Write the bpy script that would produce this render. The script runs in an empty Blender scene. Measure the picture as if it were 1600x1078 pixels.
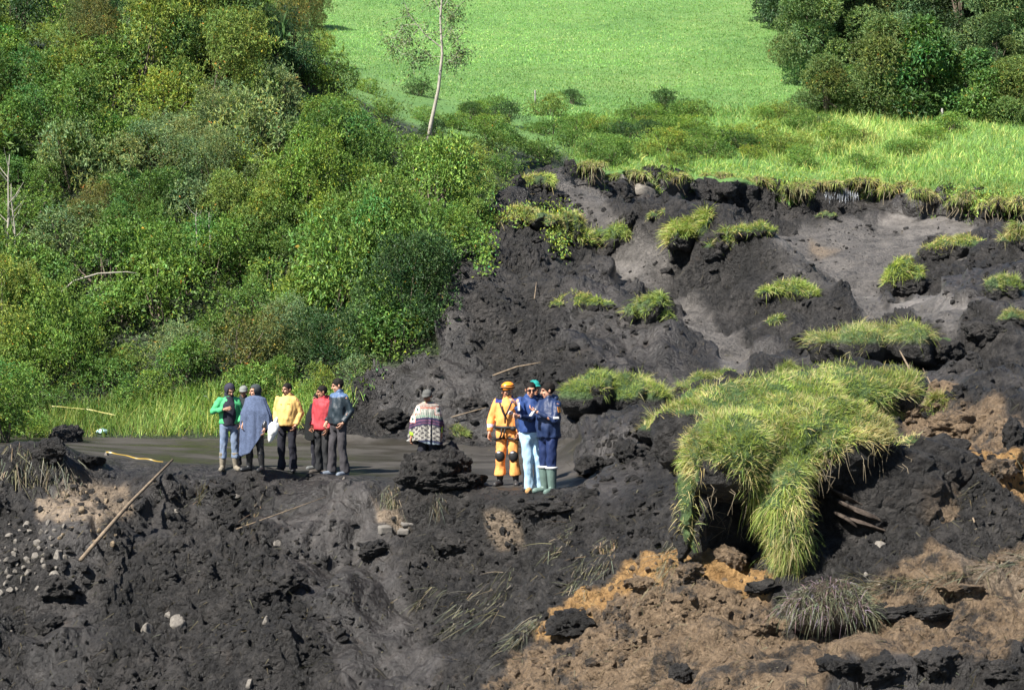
import bpy, math, random
import numpy as np
from mathutils import Vector, Matrix
from mathutils.bvhtree import BVHTree

R = math.radians
random.seed(7)
rng = np.random.default_rng(11)
scene = bpy.context.scene
C = scene.collection

# ------------------------------------------------------------------ camera, sky, sun, exposure
FPX = 3400.0                       # focal length in pixels of a 1600 px wide picture
CAM = np.array([0.0, 0.0, 3.3])
PITCH = math.atan(85.0 / FPX)
cam_d = bpy.data.cameras.new('camera')
cam_d.sensor_width = 36.0
cam_d.lens = 36.0 * FPX / 1600.0
cam_d.clip_start, cam_d.clip_end = 0.5, 2000
cam = bpy.data.objects.new('camera', cam_d)
cam.location = CAM
cam.rotation_euler = (math.pi / 2 - PITCH, 0, 0)
C.objects.link(cam)
scene.camera = cam

SUN_EL, SUN_AZ = R(49), R(227)     # azimuth clockwise from +Y (view direction): behind the camera, to the left
world = bpy.data.worlds.new('World')
scene.world = world
world.use_nodes = True
wn = world.node_tree
wn.nodes.clear()
w_out = wn.nodes.new('ShaderNodeOutputWorld')
w_bg = wn.nodes.new('ShaderNodeBackground')
w_sky = wn.nodes.new('ShaderNodeTexSky')
w_sky.sky_type = 'NISHITA'
w_sky.sun_disc = False
w_sky.sun_elevation = SUN_EL
w_sky.sun_rotation = SUN_AZ
w_sky.altitude = 2500
w_bg.inputs['Strength'].default_value = 0.055
wn.links.new(w_sky.outputs[0], w_bg.inputs['Color'])
wn.links.new(w_bg.outputs[0], w_out.inputs['Surface'])

sun_d = bpy.data.lights.new('sun', 'SUN')
sun_d.energy = 5.0
sun_d.angle = R(0.5)
sun_d.color = (1.0, 0.955, 0.88)
sun = bpy.data.objects.new('sun', sun_d)
sdir = Vector((math.sin(SUN_AZ) * math.cos(SUN_EL), math.cos(SUN_AZ) * math.cos(SUN_EL), math.sin(SUN_EL)))
sun.rotation_euler = sdir.to_track_quat('Z', 'Y').to_euler()
sun.location = (-20, -20, 60)
C.objects.link(sun)

scene.view_settings.view_transform = 'Standard'
scene.view_settings.look = 'None'
scene.view_settings.exposure = 1.45
scene.view_settings.gamma = 1.0
scene.view_settings.use_curve_mapping = False
scene.render.engine = 'CYCLES'
scene.cycles.max_bounces = 6
scene.cycles.diffuse_bounces = 3
scene.cycles.glossy_bounces = 2
scene.cycles.transmission_bounces = 4

# ------------------------------------------------------------------ helpers
_cp, _sp = math.cos(PITCH), math.sin(PITCH)

def rays(u, v):
    dx = (np.asarray(u, float) - 800.0) / FPX
    dz = -(np.asarray(v, float) - 539.0) / FPX
    return np.stack([dx, _cp + dz * _sp, -_sp + dz * _cp], -1)

def at(u, v, Y):
    d = rays(u, v)
    return CAM + d * (np.asarray(Y, float) / d[..., 1])[..., None]

def project(P):
    q = np.asarray(P, float) - CAM
    f = q[..., 1] * _cp - q[..., 2] * _sp
    up = q[..., 1] * _sp + q[..., 2] * _cp
    return 800 + FPX * q[..., 0] / f, 539 - FPX * up / f

def _h(ix, iy, iz, seed):
    n = (ix * 73856093) ^ (iy * 19349663) ^ (iz * 83492791) ^ (seed * 40503 + 977)
    n = ((n ^ (n >> 13)) * 1274126177) & 0x7fffffff
    n = ((n ^ (n >> 15)) * 911382323) & 0x7fffffff
    return (n & 0xffff) / 65535.0

def vnoise(P, scale, seed=0):
    """value noise in -1..1"""
    p = np.asarray(P, float) * scale
    i = np.floor(p).astype(np.int64)
    f = p - i
    f = f * f * f * (f * (f * 6 - 15) + 10)
    x, y, z = i[..., 0], i[..., 1], i[..., 2]
    fx, fy, fz = f[..., 0], f[..., 1], f[..., 2]
    def l(a, b, t): return a + (b - a) * t
    c = l(l(l(_h(x, y, z, seed), _h(x+1, y, z, seed), fx), l(_h(x, y+1, z, seed), _h(x+1, y+1, z, seed), fx), fy),
          l(l(_h(x, y, z+1, seed), _h(x+1, y, z+1, seed), fx), l(_h(x, y+1, z+1, seed), _h(x+1, y+1, z+1, seed), fx), fy), fz)
    return c * 2 - 1

def fbm(P, scale, octs=4, seed=0, gain=0.5):
    a, s, t = 1.0, scale, 0
    for o in range(octs):
        t = t + a * vnoise(P, s, seed + o * 17)
        a *= gain; s *= 2.03
    return t

def worley(P, scale, seed=0):
    """distance to the nearest and second nearest feature points"""
    p = np.asarray(P, float) * scale
    i = np.floor(p - 0.5).astype(np.int64)
    d1 = np.full(p.shape[:-1], 9.0); d2 = d1.copy(); hid = d1.copy()
    for ox in (0, 1):
        for oy in (0, 1):
            for oz in (0, 1):
                cx, cy, cz = i[..., 0] + ox, i[..., 1] + oy, i[..., 2] + oz
                q = np.stack([cx + .15 + .7 * _h(cx, cy, cz, seed), cy + .15 + .7 * _h(cx, cy, cz, seed + 1), cz + .15 + .7 * _h(cx, cy, cz, seed + 2)], -1)
                d = np.linalg.norm(q - p, axis=-1)
                near = d < d1
                d2 = np.where(near, d1, np.minimum(d2, d))
                hid = np.where(near, _h(cx, cy, cz, seed + 3), hid)
                d1 = np.where(near, d, d1)
    return d1, d2, hid

def in_poly(u, v, poly):
    u = np.asarray(u, float); v = np.asarray(v, float)
    inside = np.zeros(u.shape, bool)
    n = len(poly)
    for k in range(n):
        x0, y0 = poly[k]; x1, y1 = poly[(k + 1) % n]
        if y0 == y1: continue
        c = ((y0 > v) != (y1 > v)) & (u < (x1 - x0) * (v - y0) / (y1 - y0) + x0)
        inside ^= c
    return inside

def np_mesh(name, V, F, mats=(), smooth=False, col=None, attrs=None, mi=None):
    V = np.ascontiguousarray(V, np.float32); F = np.ascontiguousarray(F, np.int32)
    m = bpy.data.meshes.new(name)
    k = F.shape[1]
    m.vertices.add(len(V)); m.vertices.foreach_set('co', V.ravel())
    m.loops.add(F.size); m.loops.foreach_set('vertex_index', F.ravel())
    m.polygons.add(len(F))
    m.polygons.foreach_set('loop_start', np.arange(0, F.size, k, dtype=np.int32))
    m.polygons.foreach_set('loop_total', np.full(len(F), k, np.int32))
    m.polygons.foreach_set('use_smooth', np.full(len(F), bool(smooth)))
    for x in mats: m.materials.append(x)
    if mi is not None: m.polygons.foreach_set('material_index', np.asarray(mi, np.int32))
    m.update(calc_edges=True)
    A = dict(attrs or {})
    if col is not None: A['Col'] = col
    for an, arr in A.items():
        arr = np.asarray(arr, np.float32)
        if arr.shape[1] == 3: arr = np.concatenate([arr, np.ones((len(arr), 1), np.float32)], 1)
        ca = m.color_attributes.new(an, 'FLOAT_COLOR', 'POINT')
        ca.data.foreach_set('color', arr.ravel())
    return m

def link(name, mesh, parent=None, loc=(0, 0, 0), rot=(0, 0, 0), scale=(1, 1, 1)):
    o = bpy.data.objects.new(name, mesh)
    o.location = loc; o.rotation_euler = rot; o.scale = scale
    if parent is not None: o.parent = parent
    C.objects.link(o)
    return o

def tag(o, label=None, cat=None, group=None, kind=None):
    if label: o['label'] = label
    if cat: o['category'] = cat
    if group: o['group'] = group
    if kind: o['kind'] = kind
    return o

def empty(name, loc, rz=0.0, scale=1.0):
    o = bpy.data.objects.new(name, None)
    o.empty_display_size = 0.2
    o.location = loc; o.rotation_euler = (0, 0, rz)
    o.scale = (scale,) * 3 if np.isscalar(scale) else scale
    C.objects.link(o)
    return o

class Geo:
    """collects triangle / quad soup"""
    def __init__(s): s.V = []; s.F = []; s.n = 0; s.Cc = []
    def add(s, V, F, col=None):
        V = np.asarray(V, float); F = np.asarray(F, int)
        if F.shape[1] == 4: F = np.concatenate([F[:, [0, 1, 2]], F[:, [0, 2, 3]]])
        s.V.append(V); s.F.append(F + s.n); s.n += len(V)
        s.Cc.append(np.tile(np.asarray(col if col is not None else (1, 1, 1), float), (len(V), 1)) if col is None or np.ndim(col) == 1 else np.asarray(col, float))
        return s
    def arrays(s): return np.concatenate(s.V), np.concatenate(s.F), np.concatenate(s.Cc)
    def mesh(s, name, mats=(), smooth=True):
        V, F, c = s.arrays()
        return np_mesh(name, V, F, mats, smooth, col=c)

def frames(P):
    P = np.asarray(P, float)
    T = np.gradient(P, axis=0); T /= np.linalg.norm(T, axis=1, keepdims=True) + 1e-9
    ref = np.array([0, 0, 1.0]) if abs(T[:, 2]).mean() < 0.8 else np.array([0, 1.0, 0])
    A = np.zeros_like(T); a = np.cross(ref, T[0])
    if np.linalg.norm(a) < 1e-3: a = np.cross([1.0, 0, 0], T[0])
    for i in range(len(T)):              # carried along the line without twisting
        a = a - T[i] * np.dot(a, T[i]); a /= np.linalg.norm(a) + 1e-9; A[i] = a
    B = np.cross(T, A)
    return T, A, B

def tube(P, rad, n=10, cap=True):
    """P points, rad scalar / list / list of (ra, rb)"""
    P = np.asarray(P, float)
    k = len(P)
    r = np.asarray(rad, float)
    if r.ndim == 0: r = np.full((k, 2), float(r))
    elif r.ndim == 1: r = np.stack([r, r], 1)
    T, A, B = frames(P)
    th = np.arange(n) / n * 2 * np.pi
    V = (P[:, None] + A[:, None] * (np.cos(th)[None, :, None] * r[:, None, 0:1]) + B[:, None] * (np.sin(th)[None, :, None] * r[:, None, 1:2])).reshape(-1, 3)
    F = []
    for i in range(k - 1):
        for j in range(n):
            F.append((i*n + j, i*n + (j+1) % n, (i+1)*n + (j+1) % n, (i+1)*n + j))
    F = np.array(F)
    F = np.concatenate([F[:, [0, 1, 2]], F[:, [0, 2, 3]]])
    if cap:
        c0, c1 = len(V), len(V) + 1
        V = np.concatenate([V, P[:1], P[-1:]])
        ex = [(c0, (j+1) % n, j) for j in range(n)] + [(c1, (k-1)*n + j, (k-1)*n + (j+1) % n) for j in range(n)]
        F = np.concatenate([F, np.array(ex)])
    return V, F

def ball(c, r, nu=14, nv=9, M=None):
    th = np.arange(nu) / nu * 2 * np.pi
    ph = np.linspace(0, np.pi, nv)
    V = np.stack([np.sin(ph)[:, None] * np.cos(th)[None], np.sin(ph)[:, None] * np.sin(th)[None], np.cos(ph)[:, None] * np.ones(nu)[None]], -1).reshape(-1, 3)
    V = V * np.asarray(r, float)
    if M is not None: V = V @ np.asarray(M).T
    V = V + np.asarray(c, float)
    F = []
    for i in range(nv - 1):
        for j in range(nu):
            F.append((i*nu + j, (i+1)*nu + j, (i+1)*nu + (j+1) % nu, i*nu + (j+1) % nu))
    return V, np.array(F)

def box(c, s, M=None):
    c = np.asarray(c, float); s = np.asarray(s, float) / 2
    V = np.array([(x, y, z) for x in (-1, 1) for y in (-1, 1) for z in (-1, 1)]) * s
    if M is not None: V = V @ np.asarray(M).T
    F = np.array([(0, 1, 3, 2), (4, 6, 7, 5), (0, 4, 5, 1), (2, 3, 7, 6), (0, 2, 6, 4), (1, 5, 7, 3)])
    return V + c, F

def rotz(a): return np.array([[math.cos(a), -math.sin(a), 0], [math.sin(a), math.cos(a), 0], [0, 0, 1]])

def ico(sub=2):
    import bmesh
    bm = bmesh.new(); bmesh.ops.create_icosphere(bm, subdivisions=sub, radius=1.0)
    V = np.array([v.co[:] for v in bm.verts]); F = np.array([[v.index for v in f.verts] for f in bm.faces])
    bm.free(); return V, F
ICO = {k: ico(k) for k in (1, 2, 3, 4, 5)}

def facet(V, seed, n=9, lo=.5, hi=.85):
    """planar breaks: turns a rounded body into an angular chunk"""
    g = np.random.default_rng(seed); V = V.copy()
    for k in range(n):
        d = g.normal(size=3); d /= np.linalg.norm(d); s = V @ d - g.uniform(lo, hi)
        V = V - np.clip(s, 0, None)[:, None] * d * .92
    return V

def remesh(V, F, vox, smooth=2):
    """joins overlapping closed pieces into one continuous skin"""
    m = np_mesh('tmp', V, F)
    o = bpy.data.objects.new('tmp', m); C.objects.link(o)
    md = o.modifiers.new('r', 'REMESH'); md.mode = 'VOXEL'; md.voxel_size = vox
    if smooth:
        sm = o.modifiers.new('s', 'SMOOTH'); sm.factor = 0.5; sm.iterations = smooth
    dg = bpy.context.evaluated_depsgraph_get(); dg.update()
    e = o.evaluated_get(dg); me = e.to_mesh()
    n = len(me.vertices); co = np.empty(n * 3, np.float32); me.vertices.foreach_get('co', co)
    no = np.empty(n * 3, np.float32); me.vertices.foreach_get('normal', no)
    me.calc_loop_triangles()
    t = np.empty(len(me.loop_triangles) * 3, np.int32); me.loop_triangles.foreach_get('vertices', t)
    e.to_mesh_clear(); bpy.data.objects.remove(o); bpy.data.meshes.remove(m)
    return co.reshape(-1, 3).astype(float), t.reshape(-1, 3), no.reshape(-1, 3).astype(float)

# ------------------------------------------------------------------ materials
def nodes_of(name):
    m = bpy.data.materials.new(name); m.use_nodes = True
    nt = m.node_tree; nt.nodes.clear()
    return m, nt
def N(nt, typ, **kw):
    n = nt.nodes.new(typ)
    for k, v in kw.items(): setattr(n, k, v)
    return n
def L(nt, a, b): nt.links.new(a, b)
def rgba(c): return (c[0], c[1], c[2], 1.0)
def noise_tex(nt, scale, detail=4, rough=0.55, coord=None):
    n = N(nt, 'ShaderNodeTexNoise'); n.inputs['Scale'].default_value = scale
    n.inputs['Detail'].default_value = detail; n.inputs['Roughness'].default_value = rough
    if coord is not None: L(nt, coord, n.inputs['Vector'])
    return n
def ramp(nt, fac, stops):
    r = N(nt, 'ShaderNodeValToRGB')
    e = r.color_ramp.elements
    while len(e) < len(stops): e.new(0.5)
    for x, (p, c) in zip(e, stops):
        x.position = p; x.color = rgba(c) if len(c) == 3 else c
    L(nt, fac, r.inputs['Fac']); return r
def mix(nt, fac, a, b, blend='MIX'):
    m = N(nt, 'ShaderNodeMix', data_type='RGBA', blend_type=blend)
    for sock, val in ((m.inputs[0], fac), (m.inputs[6], a), (m.inputs[7], b)):
        if isinstance(val, (int, float)): sock.default_value = val
        elif isinstance(val, tuple): sock.default_value = rgba(val)
        else: L(nt, val, sock)
    return m.outputs[2]
def mul(nt, a, b, op='MULTIPLY'):
    m = N(nt, 'ShaderNodeMath', operation=op)
    for sock, val in ((m.inputs[0], a), (m.inputs[1], b)):
        if isinstance(val, (int, float)): sock.default_value = val
        else: L(nt, val, sock)
    return m.outputs[0]

def mat_simple(name, col, rough=0.7, spec=0.3, var=0.25, vs=9.0, bump=0.0, bs=40.0, dirt=None, dirt_amt=0.0, use_col=False, coat=0.0):
    m, nt = nodes_of(name)
    out = N(nt, 'ShaderNodeOutputMaterial'); p = N(nt, 'ShaderNodeBsdfPrincipled')
    L(nt, p.outputs[0], out.inputs['Surface'])
    tc = N(nt, 'ShaderNodeTexCoord').outputs['Object']
    nz = noise_tex(nt, vs, 5, 0.6, tc)
    r = ramp(nt, nz.outputs['Fac'], [(0.3, tuple(max(0, x * (1 - var)) for x in col)), (0.7, tuple(min(1, x * (1 + var)) for x in col))])
    c = r.outputs[0]
    if use_col:
        a = N(nt, 'ShaderNodeAttribute', attribute_name='Col')
        c = mix(nt, 1.0, c, a.outputs['Color'], 'MULTIPLY')
    if dirt is not None:
        dz = noise_tex(nt, vs * 0.6, 6, 0.7, tc)
        dr = ramp(nt, dz.outputs['Fac'], [(0.5 - 0.12 * dirt_amt, (0, 0, 0)), (0.75, (dirt_amt,) * 3)])
        c = mix(nt, dr.outputs[0], c, tuple(dirt))
    L(nt, c, p.inputs['Base Color'])
    p.inputs['Roughness'].default_value = rough
    p.inputs['Specular IOR Level'].default_value = spec
    p.inputs['Coat Weight'].default_value = coat
    if bump > 0:
        bn = noise_tex(nt, bs, 4, 0.6, tc)
        b = N(nt, 'ShaderNodeBump'); b.inputs['Strength'].default_value = bump; b.inputs['Distance'].default_value = 0.02
        L(nt, bn.outputs['Fac'], b.inputs['Height']); L(nt, b.outputs[0], p.inputs['Normal'])
    return m

def mat_leaf(name, base, rough=0.5, spec=0.35, trans=0.28, objvar=0.3, tint=None):
    """leaf colour = base * per-leaf attribute * per-plant variation; thin, slightly translucent"""
    m, nt = nodes_of(name)
    out = N(nt, 'ShaderNodeOutputMaterial'); p = N(nt, 'ShaderNodeBsdfPrincipled'); t = N(nt, 'ShaderNodeBsdfTranslucent')
    mx = N(nt, 'ShaderNodeMixShader'); mx.inputs[0].default_value = trans
    a = N(nt, 'ShaderNodeAttribute', attribute_name='Col')
    oi = N(nt, 'ShaderNodeObjectInfo')
    c = mix(nt, 1.0, base, a.outputs['Color'], 'MULTIPLY')
    r = ramp(nt, oi.outputs['Random'], [(0.0, (1 - objvar, 1 - objvar * .8, 1 - objvar)), (0.5, (1, 1, 1)), (1.0, (1 + objvar, 1 + objvar * .7, 1 - objvar * .3))])
    c = mix(nt, 1.0, c, r.outputs[0], 'MULTIPLY')
    if tint is not None:
        geo = N(nt, 'ShaderNodeNewGeometry')
        nz = noise_tex(nt, 0.8, 3, 0.6, geo.outputs['Position'])
        rr = ramp(nt, nz.outputs['Fac'], [(0.42, (0, 0, 0)), (0.68, (0.55,) * 3)])
        c = mix(nt, rr.outputs[0], c, tint)
    L(nt, c, p.inputs['Base Color']); p.inputs['Roughness'].default_value = rough; p.inputs['Specular IOR Level'].default_value = spec
    tcol = mix(nt, 1.0, c, (1.1, 1.25, 0.55), 'MULTIPLY')
    L(nt, tcol, t.inputs['Color'])
    L(nt, p.outputs[0], mx.inputs[1]); L(nt, t.outputs[0], mx.inputs[2]); L(nt, mx.outputs[0], out.inputs['Surface'])
    return m
# ------------------------------------------------------------------ the ground: one parametric sheet split by what covers it
# columns: pixel column u -> rows (v, Y): valley, near edge, face, cut foot, road near edge, road far edge, slope foot, slope mid, scarp foot, scarp lip, scrub top, meadow, meadow, skyline
COLS = {
 -600: [(1500,24),(1150,31.5),(960,34.5),(830,36.5),(700,38.6),(680,48.6),(640,50.5),(410,57),(210,61.5),(60,65),(10,82),(-20,110),(-60,131),(-220,190)],
    0: [(1500,24),(1090,32.6),(930,35.2),(820,36.9),(706,38.7),(682,48.6),(640,50.5),(410,57),(215,61.5),(70,65),(40,80),(0,110),(-40,131),(-220,190)],
  130: [(1500,24),(1090,32.8),(930,35.3),(800,37.4),(708,39.4),(683,48.7),(640,50.5),(410,57),(215,61.5),(75,65),(50,80),(10,110),(-30,131),(-220,190)],
  250: [(1500,24),(1090,32.9),(930,35.4),(810,37.6),(724,39.6),(684,48.7),(642,50.5),(420,57),(220,61.7),(80,65.5),(70,80),(30,110),(-20,131),(-210,190)],
  400: [(1500,24),(1090,33.0),(930,35.5),(820,37.7),(737,39.6),(685,48.7),(642,50.4),(425,57),(225,62),(88,66),(100,80),(70,110),(-10,131),(-205,190)],
  520: [(1500,24),(1090,32.8),(930,35.5),(830,37.6),(743,39.5),(687,48.5),(642,50.2),(440,56),(245,62),(125,66.5),(135,80),(90,110),(-2,131),(-200,190)],
  600: [(1500,24),(1090,32.3),(940,35.0),(845,37.4),(747,38.9),(690,48.2),(640,49.8),(470,54.5),(290,61),(190,66),(165,82),(98,110),(0,131),(-200,190)],
  700: [(1500,23),(1090,31.3),(950,34.2),(850,36.7),(754,38.0),(693,47.8),(610,49.8),(430,53.5),(305,60.5),(230,66),(185,84),(100,110),(0,131),(-200,190)],
  800: [(1500,22),(1090,30.2),(950,33.2),(855,35.3),(769,36.2),(697,47.0),(610,49.2),(440,53.3),(305,60.5),(255,63),(190,86),(100,110),(0,131),(-200,190)],
  880: [(1500,22),(1090,29.2),(950,32.0),(860,34.2),(767,36.0),(690,45.0),(620,48.0),(460,53.2),(300,67),(262,69),(193,88),(100,110),(0,131),(-200,190)],
 1000: [(1500,21),(1090,27.6),(930,30.6),(850,32.6),(750,35.5),(680,41.5),(625,46.0),(475,55),(310,71),(272,72),(192,90),(100,110),(0,131),(-200,190)],
 1100: [(1500,20),(1090,26.6),(920,29.6),(850,31.2),(765,33.6),(690,38.5),(615,45.0),(485,56),(318,73),(278,74),(190,92),(100,111),(0,131),(-200,190)],
 1200: [(1500,20),(1090,25.8),(915,28.8),(860,30.2),(790,32.0),(700,36.5),(605,45.0),(492,57),(330,74),(284,75),(188,92),(100,111),(0,131),(-200,190)],
 1300: [(1500,20),(1090,25.4),(915,28.2),(865,29.6),(800,31.5),(700,36.0),(598,45.0),(492,57),(336,74.5),(288,75.5),(188,93),(100,111),(0,131),(-200,190)],
 1400: [(1500,20),(1090,25.2),(905,28.0),(850,29.5),(770,31.5),(690,36.0),(595,44.5),(488,56.5),(338,74),(292,75),(190,93),(100,111),(0,131),(-200,190)],
 1500: [(1500,20),(1090,25.2),(900,28.0),(830,29.6),(740,31.8),(670,36.0),(590,43.0),(482,54),(345,71),(302,72),(195,92),(100,111),(0,131),(-200,190)],
 1600: [(1500,20),(1090,25.2),(900,28.0),(820,29.8),(720,32.2),(650,36.0),(580,42.5),(478,53),(350,70),(312,71),(200,92),(100,111),(0,131),(-200,190)],
 2200: [(1500,20),(1090,25.2),(900,28.0),(820,29.8),(710,32.2),(645,36.0),(575,42.5),(475,53),(350,70),(312,71),(200,92),(100,111),(0,131),(-200,190)],
}
uc = np.array(sorted(COLS))
K = 14
TV = np.array([[COLS[c][k][0] for c in uc] for k in range(K)], float)
TY = np.array([[COLS[c][k][1] for c in uc] for k in range(K)], float)
us = np.concatenate([np.linspace(-600, -40, 60)[:-1], np.linspace(-40, 1640, 690), np.linspace(1640, 2200, 60)[1:]])
rows_per = [26, 78, 46, 42, 30, 44, 66, 66, 30, 42, 40, 34, 16]
ss = np.concatenate([k + np.arange(n) / n for k, n in enumerate(rows_per)] + [[K - 1]])
def smooth1(a, n, axis=0):
    for _ in range(n):
        b = np.take(a, np.clip(np.arange(a.shape[axis]) - 1, 0, None), axis)
        c = np.take(a, np.clip(np.arange(a.shape[axis]) + 1, None, a.shape[axis] - 1), axis)
        a = 0.25 * b + 0.5 * a + 0.25 * c
    return a
def ctl(T):
    t = np.stack([np.interp(us, uc, T[k]) for k in range(K)])
    t = smooth1(t, 250, 1)
    t2 = np.stack([np.interp(ss, np.arange(K), t[:, j]) for j in range(len(us))], 1)
    return t2
GV, GY = ctl(TV), ctl(TY)
keep_crisp = np.clip(1 - np.minimum(abs(ss - 8), abs(ss - 9)) * 1.5, 0, 1)[:, None]
GVs, GYs = smooth1(GV, 40), smooth1(GY, 40)
GV = GV * keep_crisp + GVs * (1 - keep_crisp); GY = GY * keep_crisp + GYs * (1 - keep_crisp)
GU = np.broadcast_to(us[None], GV.shape).copy()
# uneven lip of the scarp
lipw = np.exp(-((ss - 8.8) / 0.55) ** 2)[:, None]
wob = fbm(np.stack([GU / 60, GU * 0, GU * 0], -1), 1.0, 4, 5)
GY += lipw * wob * 1.5 * (GU > 760)
GV += lipw * 9 * fbm(np.stack([GU / 45, GU * 0 + 3, GU * 0], -1), 1.0, 4, 8) * (GU > 860)
P = at(GU, GV, GY)
nr, nc = GU.shape

def blob(Px, u, v, Y, rx, ry, h, ang=0.0):
    """raise the ground by h with a soft mound round the point seen at (u, v) at distance Y"""
    c = at(u, v, Y)
    dx, dy = Px[..., 0] - c[0], Px[..., 1] - c[1]
    ca, sa = math.cos(ang), math.sin(ang)
    e = ((dx * ca + dy * sa) / rx) ** 2 + ((-dx * sa + dy * ca) / ry) ** 2
    return h * np.exp(-e)
dz = np.zeros(GU.shape)
#       u    v    Y    rx   ry   h   ang
for m in [(1085, 440, 60.0, 1.3, 5.2, 1.9, 0.45), (1190, 470, 57.5, 1.0, 3.0, 0.9, 0.6), (980, 520, 52.0, 1.6, 2.0, 0.7, 0.2),
          (1500, 540, 46.5, 2.6, 3.0, 1.0, 0), (1560, 470, 52, 1.6, 2.5, 1.0, 0), (1580, 400, 61, 1.4, 2.5, .8, 0), (1480, 650, 36.5, 1.3, 1.8, .45, 0),
          (1040, 660, 38.0, .9, 1.2, .5, 0), (940, 700, 40.5, .8, 1.6, .5, .5), (690, 720, 38.2, .55, .45, .25, 0), (650, 735, 38.0, .3, .3, .15, 0),
          (100, 700, 39.0, .5, .6, .30, 0), (30, 720, 38.6, .5, .6, .35, 0), (620, 600, 50.5, 1.3, 1.2, .5, 0), (750, 560, 51.0, 1.2, 1.2, .55, 0), (880, 600, 49, 1.2, 1.0, .5, 0),
          (1540, 760, 31.0, .8, .8, .45, 0), (1050, 930, 29.3, 1.0, .6, .25, 0.2), (900, 970, 30.2, .6, .5, -.35, 0), (1380, 965, 27.3, 1.2, .35, -.22, 0.0), (1390, 1050, 25.8, 1.0, .3, .22, 0.1),
          (870, 330, 63.0, .8, 3.0, -.5, 0.55), (1350, 420, 63.0, 2.2, 5.0, -.5, .3), (1000, 420, 58, .8, 3.0, -.5, .3), (1120, 540, 51, .9, 2.5, -.35, .5)]:
    dz += blob(P, *m)
P[..., 2] += dz

# what covers each vertex (pixel outlines of the cover, edges roughened by noise)
bu, bv = project(P)
jit = np.stack([GU / 34, GV / 34, GU * 0], -1)
ju = bu + 11 * fbm(jit, 1.0, 3, 31); jv = bv + 8 * fbm(jit, 1.0, 3, 57)
sgrid = np.broadcast_to(ss[:, None], GU.shape)
HILL = [(-700,-400),(430,-400),(478,0),(528,95),(640,150),(780,190),(880,225),(900,262),(820,275),(775,300),(770,335),(735,400),(700,400),(685,500),(690,560),(600,575),(560,640),(400,688),(60,688),(-700,690)]
hill = in_poly(ju, jv, HILL) & (sgrid > 5.0)
meadow = (sgrid > 8.93) & ~hill
road = (sgrid > 4.03) & (sgrid < 5.02) & (bu < 905 + 10 * np.sin(bv / 9)) & (bu > -700)
ROADPOLY_X = None
GREY = [[(870,285),(900,275),(960,335),(1010,375),(1000,390),(940,370),(900,330)], [(1010,380),(1048,378),(1040,430),(1000,462),(955,445),(945,410)],
        [(1220,365),(1300,350),(1420,330),(1530,345),(1500,400),(1440,400),(1385,440),(1375,480),(1490,455),(1520,480),(1500,520),(1330,490),(1280,440),(1260,400)],
        [(1040,470),(1100,490),(1165,545),(1165,600),(1120,570),(1080,520)], [(1195,350),(1245,375),(1310,400),(1260,420),(1220,390)], [(860,262),(930,330),(900,345),(872,300)], [(1170,395),(1260,430),(1300,470),(1240,440)]]
grey = np.zeros(GU.shape, bool)
for g in GREY: grey |= in_poly(ju, jv, g)
clay = in_poly(ju, jv, [(960,915),(1010,885),(1080,890),(1150,880),(1210,905),(1200,950),(1300,960),(1360,920),(1450,890),(1530,880),(1640,860),(2300,850),(2300,1010),(1600,1010),(1560,1040),(1480,1050),(1420,1030),(1330,1040),(1280,1100),(1270,1600),(700,1600),(780,1085),(850,1030),(880,980)]) & (sgrid < 5)
clay |= in_poly(ju, jv, [(1400,622),(1450,622),(1560,645),(1600,690),(1570,730),(1500,705),(1450,690),(1400,668)]) & (sgrid < 5.6)
ochre = in_poly(ju, jv, [(880,975),(960,915),(1010,880),(1090,890),(1160,878),(1215,905),(1195,930),(1120,915),(1060,920),(1010,945),(960,965),(900,1010),(860,1020)]) & (sgrid < 5)
ochre |= in_poly(ju, jv, [(1500,690),(1540,720),(1600,760),(1640,780),(1640,840),(1580,810),(1540,770),(1510,730)]) & (sgrid < 5)
pale = in_poly(ju, jv, [(72,775),(115,742),(190,750),(208,800),(168,852),(90,866),(58,835)]) | in_poly(ju, jv, [(755,800),(800,798),(795,830),(765,850),(757,840)]) | in_poly(ju, jv, [(585,812),(640,808),(640,838),(590,840)])
pale |= in_poly(ju, jv, [(1250,375),(1310,392),(1300,405),(1255,395)]) | in_poly(ju, jv, [(1470,900),(1640,870),(1640,940),(1500,930)])
grass = (meadow | hill)
f32 = lambda b, n: smooth1(smooth1(b.astype(float), n, 0), n, 1)
g_grass, g_grey, g_clay, g_ochre, g_pale, g_road = f32(grass, 1), f32(grey, 3), f32(clay, 3), f32(ochre, 2), f32(pale, 3), f32(road, 2)

# relief: lumps, clods and furrows along the surface normal
def grid_normals(P):
    a = np.gradient(P, axis=1); b = np.gradient(P, axis=0)
    n = np.cross(a, b); n /= np.linalg.norm(n, axis=-1, keepdims=True) + 1e-12
    return n
Nn = grid_normals(P)
mud = np.clip(1 - g_grass - g_road, 0, 1)
smoothm = np.clip(g_grey, 0, 1)
hw, vw = fbm(P, 0.9, 3, 71), fbm(P, 0.9, 3, 72)
Pw = P + np.stack([hw, vw, hw * 0], -1) * 0.16
big = fbm(P, 0.55, 2, 3) * 0.26
med = fbm(Pw, 1.7, 3, 9) * 0.13
fold = (0.45 - np.abs(fbm(P + 3, 0.42, 2, 207))) * 0.42 + np.maximum(fbm(Pw, 0.8, 2, 208), -.2) * 0.22     # slumped folds with sharp creases
c1, c2, hidb = worley(Pw, 1.25, 24)
slabs = np.clip((c2 - c1) * 3.0, 0, 1) * (.3 + .9 * hidb) * 0.16                                           # broken blocks with cracks between
d1, d2, hid = worley(Pw, 3.1, 4)
clods = (0.55 - d1) * (0.35 + 0.9 * hid) * 0.19
e1, e2, hid2 = worley(Pw, 7.5, 14)
clods2 = (0.5 - e1) * (0.2 + hid2) * 0.10
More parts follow.
